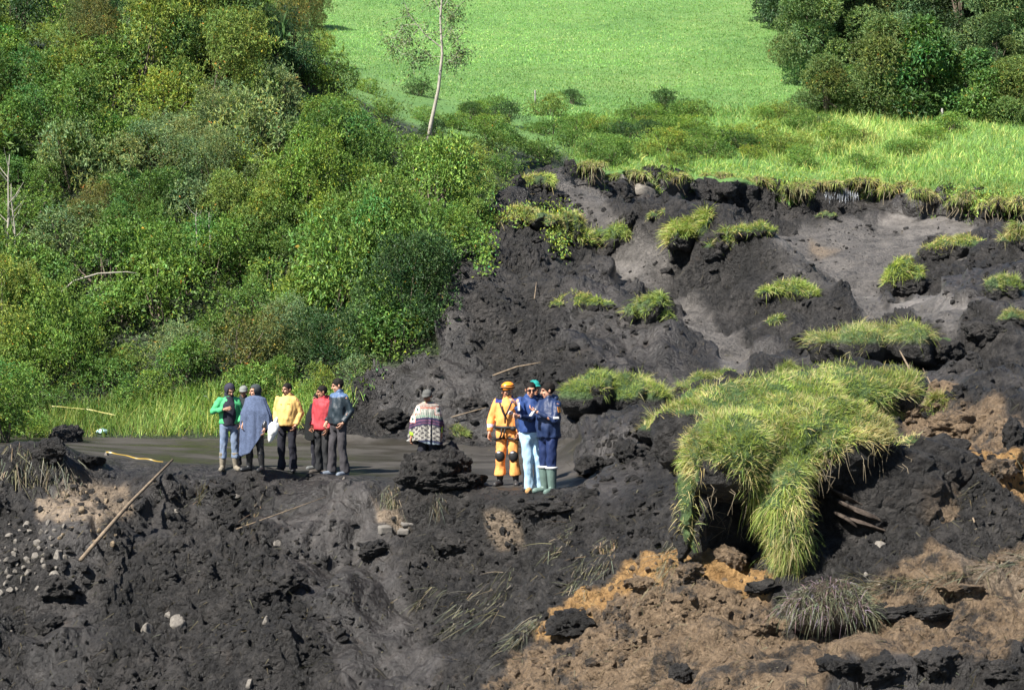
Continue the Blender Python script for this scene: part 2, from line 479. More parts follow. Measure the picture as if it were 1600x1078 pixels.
fine = fbm(Pw, 9.0, 3, 29, 0.7) * 0.045
patchy = np.clip(0.5 + 0.9 * fbm(P, 0.45, 2, 91), 0.12, 1)
# combed furrows running down the slide
dirx = P[..., 0] * 0.82 - P[..., 2] * 0.75
fur = vnoise(np.stack([dirx * 6.5, (P[..., 0] + P[..., 2]) * 0.8, P[..., 1] * .4], -1), 1.0, 44) * 0.03
amp = mud * (1 - 0.8 * smoothm)
slick = np.clip(.5 + 2.4 * (fbm(np.stack([P[..., 0] * .55 + P[..., 2] * .35, P[..., 2] * .22 - P[..., 0] * .15, P[..., 1] * .12], -1), 1.0, 3, 303) - .12), 0, 1)   # smooth wet slip faces
patchy = patchy * (1 - .75 * slick)
fine = fine * (1 - .75 * slick)
disp = amp * ((hid - .5) * .17 * np.clip((d2 - d1) * 5, 0, 1) * patchy + (hid2 - .5) * .10 * np.clip((e2 - e1) * 5, 0, 1) * patchy + big + fold + slabs * (1.2 - patchy) + med * .8 + (clods * 1.0 + clods2 * 1.0) * patchy ** 2 + fine * 1.1 + fur * (1 - patchy)) + mud * smoothm * (0.05 * fbm(P, 2.5, 3, 77) + big * .5)
near = np.clip((46 - P[..., 1]) / 10, 0, 1)
nearlift = np.exp(-((sgrid - 4.0) / 0.35) ** 2)
disp = disp * (1 - 0.75 * nearlift) + g_road * 0.006 * fbm(P, 2.6, 3, 6) + hill * 0.0
disp += (g_grass * (1 - hill)) * 0.10 * fbm(P, 0.5, 3, 15)
P = P + Nn * disp[..., None]
scarp = np.exp(-((sgrid - 8.5) / 0.45) ** 2) * mud
P[..., 1] += scarp * 0.35 * vnoise(np.stack([P[..., 0] * 1.6, P[..., 2] * .5, P[..., 2] * 0], -1), 1.0, 61)

g_turf = f32(meadow, 1) + .12 * f32(hill, 1)
g_turf = np.maximum(g_turf, np.clip((sgrid - 9.2) / .3, 0, 1))
m1 = np.stack([g_turf, g_grey * (1 - f32(hill, 1)), g_clay], -1).reshape(-1, 3)
m2 = np.stack([g_ochre, g_road, g_pale], -1).reshape(-1, 3)
m3 = np.repeat((slick * mud * (1 - g_clay)).reshape(-1, 1), 3, 1)

def ground_material():
    m, nt = nodes_of('earth')
    out = N(nt, 'ShaderNodeOutputMaterial'); p = N(nt, 'ShaderNodeBsdfPrincipled'); L(nt, p.outputs[0], out.inputs['Surface'])
    pos = N(nt, 'ShaderNodeNewGeometry').outputs['Position']
    a1 = N(nt, 'ShaderNodeSeparateColor'); L(nt, N(nt, 'ShaderNodeAttribute', attribute_name='m1').outputs['Color'], a1.inputs[0])
    a2 = N(nt, 'ShaderNodeSeparateColor'); L(nt, N(nt, 'ShaderNodeAttribute', attribute_name='m2').outputs['Color'], a2.inputs[0])
    n1, n2, n3, n4 = noise_tex(nt, 0.7, 6, .65, pos), noise_tex(nt, 5, 8, .7, pos), noise_tex(nt, 26, 6, .7, pos), noise_tex(nt, 1.9, 8, .72, pos)
    s = mul(nt, mul(nt, n1.outputs[0], n2.outputs[0], 'ADD'), 0.5)
    c = ramp(nt, s, [(0.40, (.0050, .0044, .0041)), (0.5, (.016, .0143, .0132)), (0.60, (.044, .0395, .0365))]).outputs[0]
    a3 = N(nt, 'ShaderNodeAttribute', attribute_name='m3').outputs['Fac']
    c = mix(nt, mul(nt, a3, .36), c, ramp(nt, n1.outputs[0], [(.4, (.015, .0132, .0125)), (.6, (.042, .0375, .0355))]).outputs[0])
    # drier crumbs and fibres
    c = mix(nt, mul(nt, ramp(nt, n3.outputs[0], [(.58, (0, 0, 0)), (.72, (1, 1, 1))]).outputs[0], .5), c, (.075, .064, .053))
    c = mix(nt, mul(nt, ramp(nt, n4.outputs[0], [(.60, (0, 0, 0)), (.70, (1, 1, 1))]).outputs[0], .5), c, (.052, .038, .028))
    gr = ramp(nt, s, [(.35, (.070, .064, .060)), (.5, (.118, .108, .100)), (.65, (.18, .163, .147))]).outputs[0]
    c = mix(nt, mul(nt, a1.outputs[1], ramp(nt, n4.outputs[0], [(.32, (.25,) * 3), (.5, (.95,) * 3)]).outputs[0]), c, gr)
    cl = ramp(nt, mul(nt, mul(nt, n2.outputs[0], n3.outputs[0], 'ADD'), .5), [(.36, (.055, .038, .026)), (.47, (.150, .102, .060)), (.6, (.245, .172, .105))]).outputs[0]
    c = mix(nt, mul(nt, a1.outputs[2], ramp(nt, n4.outputs[0], [(.40, (.08,) * 3), (.50, (1,) * 3)]).outputs[0]), c, cl)
    oc = ramp(nt, n2.outputs[0], [(.35, (.16, .088, .032)), (.6, (.40, .235, .088))]).outputs[0]
    c = mix(nt, mul(nt, a2.outputs[0], ramp(nt, n4.outputs[0], [(.30, (0.15,) * 3), (.44, (1,) * 3)]).outputs[0]), c, oc)
    pl = ramp(nt, n3.outputs[0], [(.35, (.11, .080, .053)), (.6, (.24, .185, .13))]).outputs[0]
    c = mix(nt, mul(nt, a2.outputs[2], ramp(nt, n4.outputs[0], [(.34, (0.1,) * 3), (.5, (.95,) * 3)]).outputs[0]), c, pl)
    g1 = noise_tex(nt, 0.12, 5, .6, pos); 
    mp = N(nt, 'ShaderNodeMapping'); mp.inputs['Scale'].default_value = (0.5, 1.6, 1.6); L(nt, pos, mp.inputs[0])
    g2 = noise_tex(nt, 1.6, 7, .72, mp.outputs[0])
    gg = ramp(nt, mul(nt, mul(nt, g1.outputs[0], g2.outputs[0], 'ADD'), .5), [(.38, (.095, .215, .05)), (.5, (.14, .275, .065)), (.62, (.195, .31, .085))]).outputs[0]
    c = mix(nt, a1.outputs[0], c, gg)
    L(nt, c, p.inputs['Base Color'])
    rg = ramp(nt, n2.outputs[0], [(.35, (.40,) * 3), (.6, (.80,) * 3)]).outputs[0]
    rg = mix(nt, mul(nt, a3, .8), rg, (.36, .36, .36))
    L(nt, rg, p.inputs['Roughness']); p.inputs['Specular IOR Level'].default_value = .4
    h = mul(nt, mul(nt, n3.outputs[0], .5), n2.outputs[0], 'ADD')
    vo = N(nt, 'ShaderNodeTexVoronoi', feature='DISTANCE_TO_EDGE'); vo.inputs['Scale'].default_value = 7.0
    wv = N(nt, 'ShaderNodeVectorMath', operation='MULTIPLY_ADD'); L(nt, n2.outputs['Color'], wv.inputs[0]); wv.inputs[1].default_value = (.22, .22, .22); L(nt, pos, wv.inputs[2]); L(nt, wv.outputs[0], vo.inputs['Vector'])
    h = mul(nt, h, mul(nt, mul(nt, vo.outputs['Distance'], 6.0, 'MINIMUM'), 1.6), 'ADD')
    b = N(nt, 'ShaderNodeBump'); b.inputs['Strength'].default_value = 1.0; b.inputs['Distance'].default_value = .11
    L(nt, mul(nt, h, mul(nt, mul(nt, a3, -.72), 1.0, 'ADD')), b.inputs['Height']); L(nt, b.outputs[0], p.inputs['Normal'])
    return m
def road_material():
    m, nt = nodes_of('muddy_road')
    out = N(nt, 'ShaderNodeOutputMaterial'); p = N(nt, 'ShaderNodeBsdfPrincipled'); L(nt, p.outputs[0], out.inputs['Surface'])
    pos = N(nt, 'ShaderNodeNewGeometry').outputs['Position']
    mp = N(nt, 'ShaderNodeMapping'); mp.inputs['Scale'].default_value = (.5, .8, 1); L(nt, pos, mp.inputs[0])
    n1, n2 = noise_tex(nt, 1.1, 6, .65, mp.outputs[0]), noise_tex(nt, 22, 5, .7, pos)
    c = ramp(nt, n1.outputs[0], [(.35, (.021, .018, .014)), (.5, (.034, .030, .0255)), (.66, (.050, .045, .040))]).outputs[0]
    c = mix(nt, mul(nt, ramp(nt, n2.outputs[0], [(.55, (0, 0, 0)), (.75, (1, 1, 1))]).outputs[0], .4), c, (.035, .03, .028))
    p.inputs['Specular IOR Level'].default_value = .3
    L(nt, c, p.inputs['Base Color'])
    L(nt, ramp(nt, n1.outputs[0], [(.42, (.30,) * 3), (.57, (.75,) * 3)]).outputs[0], p.inputs['Roughness'])
    b = N(nt, 'ShaderNodeBump'); b.inputs['Strength'].default_value = .35; b.inputs['Distance'].default_value = .02
    L(nt, n2.outputs[0], b.inputs['Height']); L(nt, b.outputs[0], p.inputs['Normal'])
    return m
M_EARTH, M_ROAD = ground_material(), road_material()

idx = np.arange(nr * nc).reshape(nr, nc)
Q = np.stack([idx[:-1, :-1], idx[:-1, 1:], idx[1:, 1:], idx[1:, :-1]], -1).reshape(-1, 4)
cls = np.where(road, 1, np.where(meadow, 2, np.where(hill, 3, np.where(clay, 4, 0)))).ravel()
qc = np.median(cls[Q], axis=1).astype(int)
VP = P.reshape(-1, 3)
TERRAIN = BVHTree.FromPolygons([tuple(x) for x in VP.tolist()], Q.tolist())
for k, (nm, lab, cat, mt) in enumerate([
        ('mudslide', 'black churned landslide mud with clods, furrows and grey slip surfaces', 'mud slope', M_EARTH),
        ('road', 'flat wet muddy road where the groups of people stand', 'road', M_ROAD),
        ('meadow', 'bright green sloping pasture above the landslide scarp', 'meadow', M_EARTH),
        ('hillside', 'steep hillside ground beneath the thicket of shrubs', 'hillside', M_EARTH),
        ('clay_bank', 'brown and ochre clay thrown up in the near debris', 'clay bank', M_EARTH)]):
    f = Q[qc == k]
    used, inv = np.unique(f, return_inverse=True)
    o = link(nm, np_mesh(nm, VP[used], inv.reshape(-1, 4), [mt], True, attrs={'m1': m1[used], 'm2': m2[used], 'm3': m3[used]}))
    tag(o, lab, cat, kind='structure')

def hit(u, v, dflt=None):
    d = rays(u, v); d = d / np.linalg.norm(d)
    h = TERRAIN.ray_cast(Vector(CAM), Vector(d))
    return (np.array(h[0]), np.array(h[1])) if h[0] is not None else dflt
def ground_z(x, y):
    h = TERRAIN.ray_cast(Vector((x, y, 80)), Vector((0, 0, -1)))
    return h[0].z if h[0] is not None else 0.0
def pxm(Y): return FPX / Y        # pixels (1600 wide) per metre at distance Y
# ------------------------------------------------------------------ vegetation
def unit(a): return a / (np.linalg.norm(a, axis=-1, keepdims=True) + 1e-9)

def leaf_geo(P, D, Nrm, Ln, Wd, fold=0.25, droop=0.15):
    """one folded pointed leaf (two triangles) per point: P base, D pointing direction, Nrm face normal"""
    D = unit(D); S = unit(np.cross(D, Nrm)); U = np.cross(S, D)
    Ln = np.asarray(Ln)[:, None]; Wd = np.asarray(Wd)[:, None]
    tip = P + D * Ln - U * Ln * droop
    mid = P + D * Ln * 0.45
    l = mid + S * Wd * .5 + U * Wd * fold; r = mid - S * Wd * .5 + U * Wd * fold
    V = np.stack([P, l, tip, r], 1).reshape(-1, 3)
    b = np.arange(len(P))[:, None] * 4
    F = np.concatenate([b + [[0, 2, 1]], b + [[0, 3, 2]]], 0)
    return V, F

def blade_geo(P, D, Ln, Wd, droop, g, seg=3, side=None):
    """drooping grass blades"""
    n = len(P)
    D = unit(D)
    S = unit(np.cross(D, g.normal(size=(n, 3)))) if side is None else side
    Ln = np.asarray(Ln)[:, None]; Wd = np.asarray(Wd)[:, None]; dr = np.broadcast_to(np.asarray(droop, float), (n,))[:, None]
    pts = []
    for k in range(seg + 1):
        t = k / seg
        c = P + D * Ln * t - np.array([0, 0, 1.0]) * dr * Ln * t * t
        if k < seg:
            w = Wd * (1 - t * .75) * .5
            pts += [c - S * w, c + S * w]
        else: pts.append(c)
    V = np.stack(pts, 1).reshape(-1, 3)
    m = 2 * seg + 1
    b = np.arange(n)[:, None] * m
    F = []
    for k in range(seg - 1):
        F += [b + [[2*k, 2*k+1, 2*k+3]], b + [[2*k, 2*k+3, 2*k+2]]]
    F.append(b + [[2*seg-2, 2*seg-1, 2*seg]])
    return V, np.concatenate(F, 0), m

def vary(g, n, amt=.25, hue=.18):
    b = 1 + amt * g.normal(size=(n, 1)); h = hue * g.normal(size=(n, 1))
    c = np.concatenate([b * (1 + h), b, b * (1 - .8 * h)], 1)
    return np.clip(c, .25, 2.2)

def crown(seed, lobes, n, Ln, Wd, droop=.2, gaps=.3, lumpy=.42, up=.35, amt=.22, hue=.12, fill=.15, young=.0):
    """leaves spread over and inside a set of lobes (x, y, z, r): uneven outline, gaps between the lobes"""
    g = np.random.default_rng(seed)
    lo = np.array(lobes, float)
    w = lo[:, 3] ** 2; k = g.choice(len(lo), size=n, p=w / w.sum())
    d = unit(g.normal(size=(n, 3)) + np.array([0, 0, .25]))
    rad = np.where(g.random(n) < fill, g.uniform(.35, .9, n), g.uniform(.86, 1.10, n))
    lump = 1 + lumpy * vnoise(lo[k, :3] * 3 + d * 1.7, 1.6, seed % 97)
    P = lo[k, :3] + d * (lo[k, 3] * rad * lump)[:, None] * np.array([1, 1, .88])
    deep = np.zeros(n, bool)
    for x, y, z, r in lo: deep |= (np.linalg.norm(P - [x, y, z], axis=1) < .62 * r)
    thin = fbm(P + seed % 13, 1.9, 2, 3) + .35 * vnoise(P, 5.0, 7)
    keep = (~deep | (g.random(n) < .25)) & (P[:, 2] > -.15) & (thin > -.72 + gaps + .3 * (g.random(n) - .5))
    P, d, k = P[keep], d[keep], k[keep]; m = len(P)
    Dn = unit(d + .9 * g.normal(size=(m, 3)) + np.array([0, 0, -.15]))
    Nr = unit(d * .7 + np.array([0, 0, up]) + .55 * g.normal(size=(m, 3)))
    V, F = leaf_geo(P, Dn, Nr, g.uniform(.65, 1.25, m) * Ln, g.uniform(.7, 1.2, m) * Wd, droop=droop)
    c = vary(g, m, amt, hue) * vary(g, len(lo), .13, .10)[k]
    if young: # a share of pale young leaves and dead reddish ones
        y = g.random(m); c = np.where((y < young)[:, None], c * [1.9, 1.5, 1.0], c); c = np.where((y > 1 - young * .12)[:, None], c * [2.6, .9, .7], c)
    return V, F, np.repeat(c, 4, 0)

def stems(seed, lobes, base=(0, 0, -.15), r0=.035, n=None):
    g = np.random.default_rng(seed + 5); G = Geo()
    for x, y, z, r in (lobes if n is None else lobes[:n]):
        a = np.array(base) + [g.normal() * .08, g.normal() * .08, 0]; b = np.array([x, y, z])
        m = a * .5 + b * .5 + g.normal(size=3) * .08 * np.linalg.norm(b - a)
        t = np.linspace(0, 1, 5)[:, None]
        pts = (1 - t) ** 2 * a + 2 * t * (1 - t) * m + t * t * b
        G.add(*tube(pts, np.linspace(r0, r0 * .3, 5), 5, False), col=(1, 1, 1))
    return G

def bush_lobes(seed, R_, H, n):
    g = np.random.default_rng(seed); out = []
    for i in range(n):
        a = g.uniform(0, 6.28); q = g.uniform(.1, 1) ** .6; z = g.uniform(.15, 1)
        rr = R_ * q * (1 - .55 * z * z)
        out.append((rr * math.cos(a), rr * math.sin(a), H * z * .82, R_ * g.uniform(.17, .42)))
    return out

M_BARK = mat_simple('bark', (.13, .105, .08), .9, .1, .35, 14, .6, 60)
M_PALEBARK = mat_simple('pale_bark', (.30, .275, .23), .85, .15, .22, 6, .4, 40)
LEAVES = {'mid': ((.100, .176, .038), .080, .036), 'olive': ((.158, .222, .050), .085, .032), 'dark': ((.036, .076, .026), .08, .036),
          'grey': ((.165, .225, .098), .09, .028), 'russet': ((.140, .150, .046), .075, .028), 'bright': ((.128, .212, .046), .085, .038),
          'broad': ((.10, .175, .06), .26, .10)}
M_LEAF = {k: mat_leaf('leaf_' + k, v[0], rough=.52 if k in ('mid', 'dark', 'bright', 'broad') else .62, spec=.25, trans=.22, objvar=.24) for k, v in LEAVES.items()}
BUSH = {}
for kind, (bc, ln, wd) in LEAVES.items():
    for var in range(4):                       # 0, 1 small shrubs; 2, 3 big many-lobed masses
        sd = hash_ = sum(map(ord, kind)) * 7 + var * 101
        if var > 1 and kind == 'broad': continue
        lo = bush_lobes(sd, 1.0, 1.15 if kind != 'dark' else 1.4, {'broad': 9}.get(kind, 21))
        if var > 1: lo = [(x * 2.1, y * 1.7, z * 2.3 + .1, r * 1.15) for x, y, z, r in bush_lobes(sd, 1.0, 1.1, 44)]
        nl = {'broad': 900, 'olive': 5500, 'russet': 5500, 'grey': 4600}.get(kind, 5000)
        if var > 1: nl *= 4
        V, F, c = crown(sd, lo, nl, ln, wd, young=.05 if kind in ('olive', 'russet') else .03, amt=.27, hue=.10)
        gs = np.random.default_rng(sd + 9); SP, SD = [], []
        for q in range((26 if var < 2 else 70) if kind != 'broad' else 6):
            x, y, z, r = lo[gs.integers(len(lo))]; d = unit(gs.normal(size=3) + np.array([0, 0, .9])); l = gs.uniform(.25, .6)
            tq = np.linspace(.5, 1, 16)[:, None]; pp = np.array([x, y, z]) + d * (r * .6 + l * tq) + np.array([gs.normal() * .08, gs.normal() * .08, -.08]) * tq ** 2
            SP.append(pp); SD.append(np.tile(d, (16, 1)))
        SP, SD = np.concatenate(SP), np.concatenate(SD); m_ = len(SP)
        V2, F2 = leaf_geo(SP, SD + .8 * gs.normal(size=(m_, 3)), gs.normal(size=(m_, 3)) * .6 + [0, -.2, .7], gs.uniform(.7, 1.2, m_) * ln, gs.uniform(.7, 1.2, m_) * wd)
        F = np.concatenate([F, F2 + len(V)]); V = np.concatenate([V, V2]); c = np.concatenate([c, np.repeat(vary(gs, m_, .2, .12) * 1.2, 4, 0)])
        BUSH[kind, var] = (np_mesh('foliage_' + kind, V, F, [M_LEAF[kind]], col=c), stems(sd, lo, r0=.03, n=9).mesh('stems_' + kind, [M_BARK]))

KIND_WORDS = {'mid': 'mid green leafy shrub', 'olive': 'olive yellow-green small-leaved shrub', 'dark': 'dark green dense shrub', 'grey': 'grey-green silvery narrow-leaved shrub',
              'russet': 'brownish green fine-leaved shrub', 'bright': 'bright green leafy shrub', 'broad': 'large-leaved pale green plant'}
def put_bush(kind, var, p, s, sz, rz, label, group, name='shrub', cat='shrub', tilt=(0, 0)):
    e = empty(name, p, rz, (s, s, s * sz)); e.rotation_euler = (tilt[0], tilt[1], rz)
    tag(e, label, cat, group)
    fm, sm = BUSH[kind, var]
    link('foliage', fm, e); link('stem', sm, e)
    return e

def zone_of(u, v):
    if v > 560 and u < 560: return 'just above the grassy road verge'
    if u > 600 and v > 300: return 'hanging over the edge of the mudslide'
    if u > 560 and v <= 300: return 'on the crest beside the white-trunked tree'
    if v < 170: return ('at the top left corner of the hillside' if u < 150 else 'at the hilltop left of the brown-tinged shrub') if u < 330 else 'on the hilltop against the pasture'
    if u < 170 and v < 330: return 'above the bare pale saplings at the left'
    if u < 170: return 'below the bare pale saplings at the left'
    if u < 420 and v < 350: return 'around the large silvery shrub in mid hillside'
    if u < 420: return 'between the silvery shrub and the grassy verge'
    return 'on the slope above the group of five men'
g = np.random.default_rng(5)
def hill_kind(u, v):
    w = {'mid': 1.2, 'olive': 1.0, 'dark': .5, 'grey': .3, 'russet': .3, 'bright': .8}
    if v < 330 and u < 470: w.update(olive=3.0, russet=.6, bright=.7, mid=.9, grey=.8)
    if 230 < u < 400 and v < 170: w.update(dark=5)
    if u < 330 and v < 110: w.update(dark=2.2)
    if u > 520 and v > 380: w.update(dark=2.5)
    if u > 390 and v < 110: w.update(russet=5, olive=2)
    if 250 < u < 400 and 210 < v < 340: w.update(grey=6)
    if u > 380 and v > 330: w.update(bright=3.0, mid=3.0, olive=.3, russet=.05, grey=.4)
    if v > 480: w.update(bright=1.8, mid=2.5, olive=1.0, grey=.8, russet=.1)
    if u > 480 and v < 330: w.update(bright=2.2, olive=1.8, mid=1.5)
    ks = list(w); p = np.array([w[k] for k in ks]); return ks[g.choice(len(ks), p=p / p.sum())]
CORE = [(-260, 0), (440, -30), (500, 60), (530, 115), (640, 165), (700, 185), (780, 240), (870, 255), (800, 275), (765, 300), (745, 380), (690, 400), (672, 500), (668, 560), (590, 590), (540, 630), (420, 640), (-260, 640)]
pts = []
tries = 0
while tries < 6000 and len(pts) < 190:
    tries += 1
    u = g.uniform(-260, 880); v = g.uniform(-20, 640)
    if not in_poly(np.array([u]), np.array([v]), CORE)[0]: continue
    sp = 46 if u > 560 else 60
    if any(((u - a) / sp) ** 2 + ((v - b) / (sp * .68)) ** 2 < 1 for a, b in pts): continue
    pts.append((u, v))
HB = {}
for (u, v) in pts:
    h = hit(u, v)
    if h is None: continue
    k = hill_kind(u, v)
    s = g.uniform(.7, 1.55 if not (u > 430 and v < 230) else 1.0) * (0.95 if v < 520 else .8) * (.78 if u > 560 and v < 330 else 1)
    if v > 600: s *= .75
    zn = zone_of(u, v)
    bigm = g.random() < (.42 if u < 600 and v < 560 else .12) and not (u > 430 and v < 230) and not (u > 540 and v < 330)
    if bigm: s = g.uniform(.62, 1.05)
    elif u > 540 and v < 300: s = min(s, .72)
    lowb = u > 540 and v < 300
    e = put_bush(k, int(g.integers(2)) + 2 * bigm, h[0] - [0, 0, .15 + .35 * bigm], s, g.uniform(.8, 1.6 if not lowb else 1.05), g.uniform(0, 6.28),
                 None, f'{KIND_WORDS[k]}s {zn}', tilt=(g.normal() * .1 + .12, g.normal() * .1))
    HB.setdefault((KIND_WORDS[k], zn), []).append((u, v, e))
def tell_apart(HB):
    for (w, zn), L_ in HB.items():
        if len(L_) == 1: tag(L_[0][2], f'{w} {zn}'); continue
        L_ = sorted(L_, key=lambda q: q[0]); names = {}
        names[0] = 'leftmost'; names[len(L_) - 1] = 'rightmost'
        rest = [i for i in range(len(L_)) if i not in names]
        if len(rest) == 1: names[rest[0]] = 'middle'
        elif rest:
            names[min(rest, key=lambda i: L_[i][1])] = 'highest-growing'
            rest = [i for i in rest if i not in names]
            if len(rest) == 1: names[rest[0]] = 'second lowest' if False else 'inner'
            else:
                names[max(rest, key=lambda i: L_[i][1])] = 'lowest-growing'; rest = [i for i in rest if i not in names]
                if rest: names[max(rest, key=lambda i: L_[i][2].scale.x)] = 'largest inner'
        for i, (u, v, e) in enumerate(L_): tag(e, f'{names.get(i, "inner")} {w} {zn}')
tell_apart(HB)
# particular plants one can point to
for (k, u, v, s, sz, lab) in [
        ('broad', 412, 150, .75, 2.3, 'tall pale large-leaved plant rising dark hollow near hilltop'),
        ('broad', 432, 165, .5, 1.6, 'smaller pale large-leaved plant beside the tall one near hilltop'),
        ('broad', 585, 295, .75, 1.0, 'whitish large-leaved plant on the slope below the white-trunked tree'),
        ('broad', 30, 265, .9, 1.0, 'pale leafy crown above the bare saplings at the left edge'),
        ('dark', 655, 150, .75, .9, 'dark rounded shrub left of the white-trunked tree'),
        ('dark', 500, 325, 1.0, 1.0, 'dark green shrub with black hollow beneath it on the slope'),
        ('dark', 630, 540, 1.35, 1.3, 'shrub coloured dark for shade overhanging the mud at the foot of slope'),  # dark leaf colour stands in for the shadow under the bushes
        ('dark', 655, 470, 1.0, 1.1, 'shrub coloured dark for shade right above the one overhanging the mud'),  # added dark leaves extend that painted shadow up the slope
        ('mid', 560, 475, 1.35, 1.25, 'big leafy shrub bulging out above the navy-jacketed man'),
        ('mid', 610, 440, 1.2, 1.25, 'big leafy shrub bulging out over the left mud edge'),
        ('russet', 455, 90, 1.6, 1.6, 'tall brown-tinged tree-like shrub on the hilltop against the pasture'),
        ('dark', 330, 110, 1.5, 1.3, 'broad dark shrub near the top of the wooded hillside'),
        ('dark', 100, 30, 1.8, 1.5, 'dark tree-like shrub at the top left of the hill'),
        ('dark', 180, 45, 1.6, 1.6, 'dark tall shrub just right of the top left one'),
        ('dark', 435, 125, 1.2, 1.2, 'dark shrub under the brown-tinged hilltop shrubs'),
        ('mid', 230, 20, 1.7, 1.5, 'tall green shrub at the very top of the hill'),
        ('mid', 390, 40, 1.7, 1.5, 'tall green shrub on the hilltop by the pasture corner'),
        ('olive', 500, 85, 1.0, 1.1, 'small olive shrub at the hilltop edge just below the pasture corner'), ('mid', 512, 130, 1.0, 1.0, 'green shrub on the hilltop edge under the pasture corner'), ('russet', 478, 45, 1.3, 1.4, 'second brown-tinged shrub right of the tall one on the hilltop'),
        ('grey', 340, 330, 1.2, 1.2, 'large silvery shrub with thin upright stems in mid slope')]:
    h = hit(u, v)
    bm_ = k != 'broad' and s >= 1.15
    put_bush(k, 2 if bm_ else 0, h[0] - [0, 0, .15], s * (.66 if bm_ else 1), sz, u * .37, lab, None, 'broadleaf_plant' if k == 'broad' else 'shrub', 'plant' if k == 'broad' else 'shrub', tilt=(.1, 0))

# undergrowth: loose leaves and stalks covering the ground between the shrubs
g = np.random.default_rng(21)
def sample_region(n, poly, box, g):
    out = []
    u = g.uniform(box[0], box[1], n); v = g.uniform(box[2], box[3], n)
    ok = in_poly(u, v, poly)
    pos, nor = [], []
    for a, b in zip(u[ok], v[ok]):
        h = hit(a, b)
        if h is not None: pos.append(h[0]); nor.append(h[1])
    return np.array(pos), np.array(nor)
UG = [(-300, 0), (520, 60), (640, 150), (780, 190), (900, 245), (840, 280), (775, 300), (770, 335), (740, 395), (695, 405), (682, 500), (686, 560), (600, 575), (555, 640), (420, 660), (-300, 660)]
P0, N0 = sample_region(20000, UG, (-300, 900, 0, 660), g)
rep = 2
Pu = np.repeat(P0, rep, 0) + g.normal(size=(len(P0) * rep, 3)) * [.18, .18, .0] + np.array([0, 0, 1]) * g.uniform(0, .45, (len(P0) * rep, 1))
n = len(Pu)
V, F = leaf_geo(Pu, unit(g.normal(size=(n, 3)) + [0, -.2, .1]), unit(g.normal(size=(n, 3)) * .6 + [0, -.3, .8]), g.uniform(.06, .15, n), g.uniform(.025, .06, n))
cv = vary(g, n, .3, .2) * .75 * (1 + .35 * np.clip(fbm(Pu, .35, 2, 8), -1, 1))[:, None]  # leaf colour dimmed overall to deepen the shade between shrubs
tag(link('undergrowth', np_mesh('undergrowth', V, F, [M_LEAF['mid']], col=np.repeat(cv, 4, 0))), 'low leafy undergrowth covering the hillside between the shrubs', 'undergrowth', kind='stuff')

# grass
M_PASTURE = mat_leaf('pasture_blade', (.155, .295, .075), rough=.6, spec=.2, trans=.25, objvar=.05)
M_VERGE = mat_leaf('verge_blade', (.165, .265, .060), rough=.6, spec=.2, trans=.3, objvar=.05)
M_GRASS = mat_leaf('grass_blade', (.265, .335, .082), rough=.5, spec=.3, trans=.3, objvar=.12)
M_DRYGRASS = mat_leaf('dry_grass', (.20, .175, .10), rough=.6, spec=.25, trans=.25, objvar=.12)
M_MUDGRASS = mat_leaf('muddy_grass', (.135, .14, .085), rough=.6, spec=.25, trans=.15, objvar=.1)
def grass_mesh(name, P, Nr, g, ln, wd, lean=(0, 0, 0), spread=.45, droop=.35, mats=None, seg=3, dry=.25, colvar=.25, mode=None):
    n = len(P)
    D = Nr * .6 + np.array([0, 0, .55]) + np.asarray(lean) + spread * g.normal(size=(n, 3))
    V, F, m = blade_geo(P, D, ln * g.uniform(.55, 1.3, n), wd * g.uniform(.7, 1.3, n), droop * g.uniform(.5, 1.5, n), g, seg)
    c = vary(g, n, colvar, .10)
    tint = fbm(P, 2.2, 2, 12)
    d = (g.random(n) < np.clip(dry + .45 * tint, 0.02, .95))
    c = np.where(d[:, None], c * [2.0, 1.35, 1.9], c) * (1 + .34 * fbm(P, .06, 2, 19) + .2 * fbm(P, .4, 2, 20))[:, None]
    return np_mesh(name, V, F, mats or [M_GRASS], col=np.repeat(c, m, 0))
VERGE = [(-200, 640), (60, 655), (120, 640), (330, 610), (480, 612), (560, 620), (520, 660), (420, 682), (60, 684), (-200, 684)]
P0, N0 = sample_region(9000, VERGE, (-200, 560, 605, 690), g)
P0 = np.repeat(P0, 2, 0) + g.normal(size=(len(P0) * 2, 3)) * [.12, .12, 0]
tag(link('verge_grass', grass_mesh('verge_grass', P0, np.tile([0, 0, 1.0], (len(P0), 1)), g, .55, .016, (0, -.15, 0), .35, .3, dry=.25, mats=[M_VERGE])), 'tall light green grass along the far road verge', 'grass', kind='stuff')
# grass along the lip of the scarp, and rough pasture between the lip and the scrub band
LIP = [(880, 245), (905, 262), (960, 268), (1000, 270), (1060, 273), (1120, 276), (1200, 286), (1260, 290), (1350, 292), (1420, 298), (1500, 302), (1640, 316), (1760, 320), (1760, 300), (1500, 285), (1300, 268), (1100, 258), (960, 250)]
P0, N0 = sample_region(9000, LIP, (880, 1760, 240, 322), g)
P0 = np.repeat(P0, 3, 0) + g.normal(size=(len(P0) * 3, 3)) * [.15, .2, 0]
P0[:, 2] = [ground_z(a, b) for a, b in P0[:, :2]]
tag(link('lip_grass', grass_mesh('lip_grass', P0, np.tile([0, 0, 1.0], (len(P0), 1)), g, .42, .022, (0, -.55, -.1), .4, .75, dry=.42, mats=[M_VERGE])), 'yellow-green grass hanging over the lip of the landslide scarp', 'grass', kind='stuff')
ROUGH = [(860, 190), (1000, 175), (1150, 170), (1300, 165), (1480, 185), (1620, 190), (1760, 190), (1760, 300), (1500, 288), (1300, 270), (1100, 260), (900, 250)]
P0, N0 = sample_region(10000, ROUGH, (860, 1760, 165, 300), g)
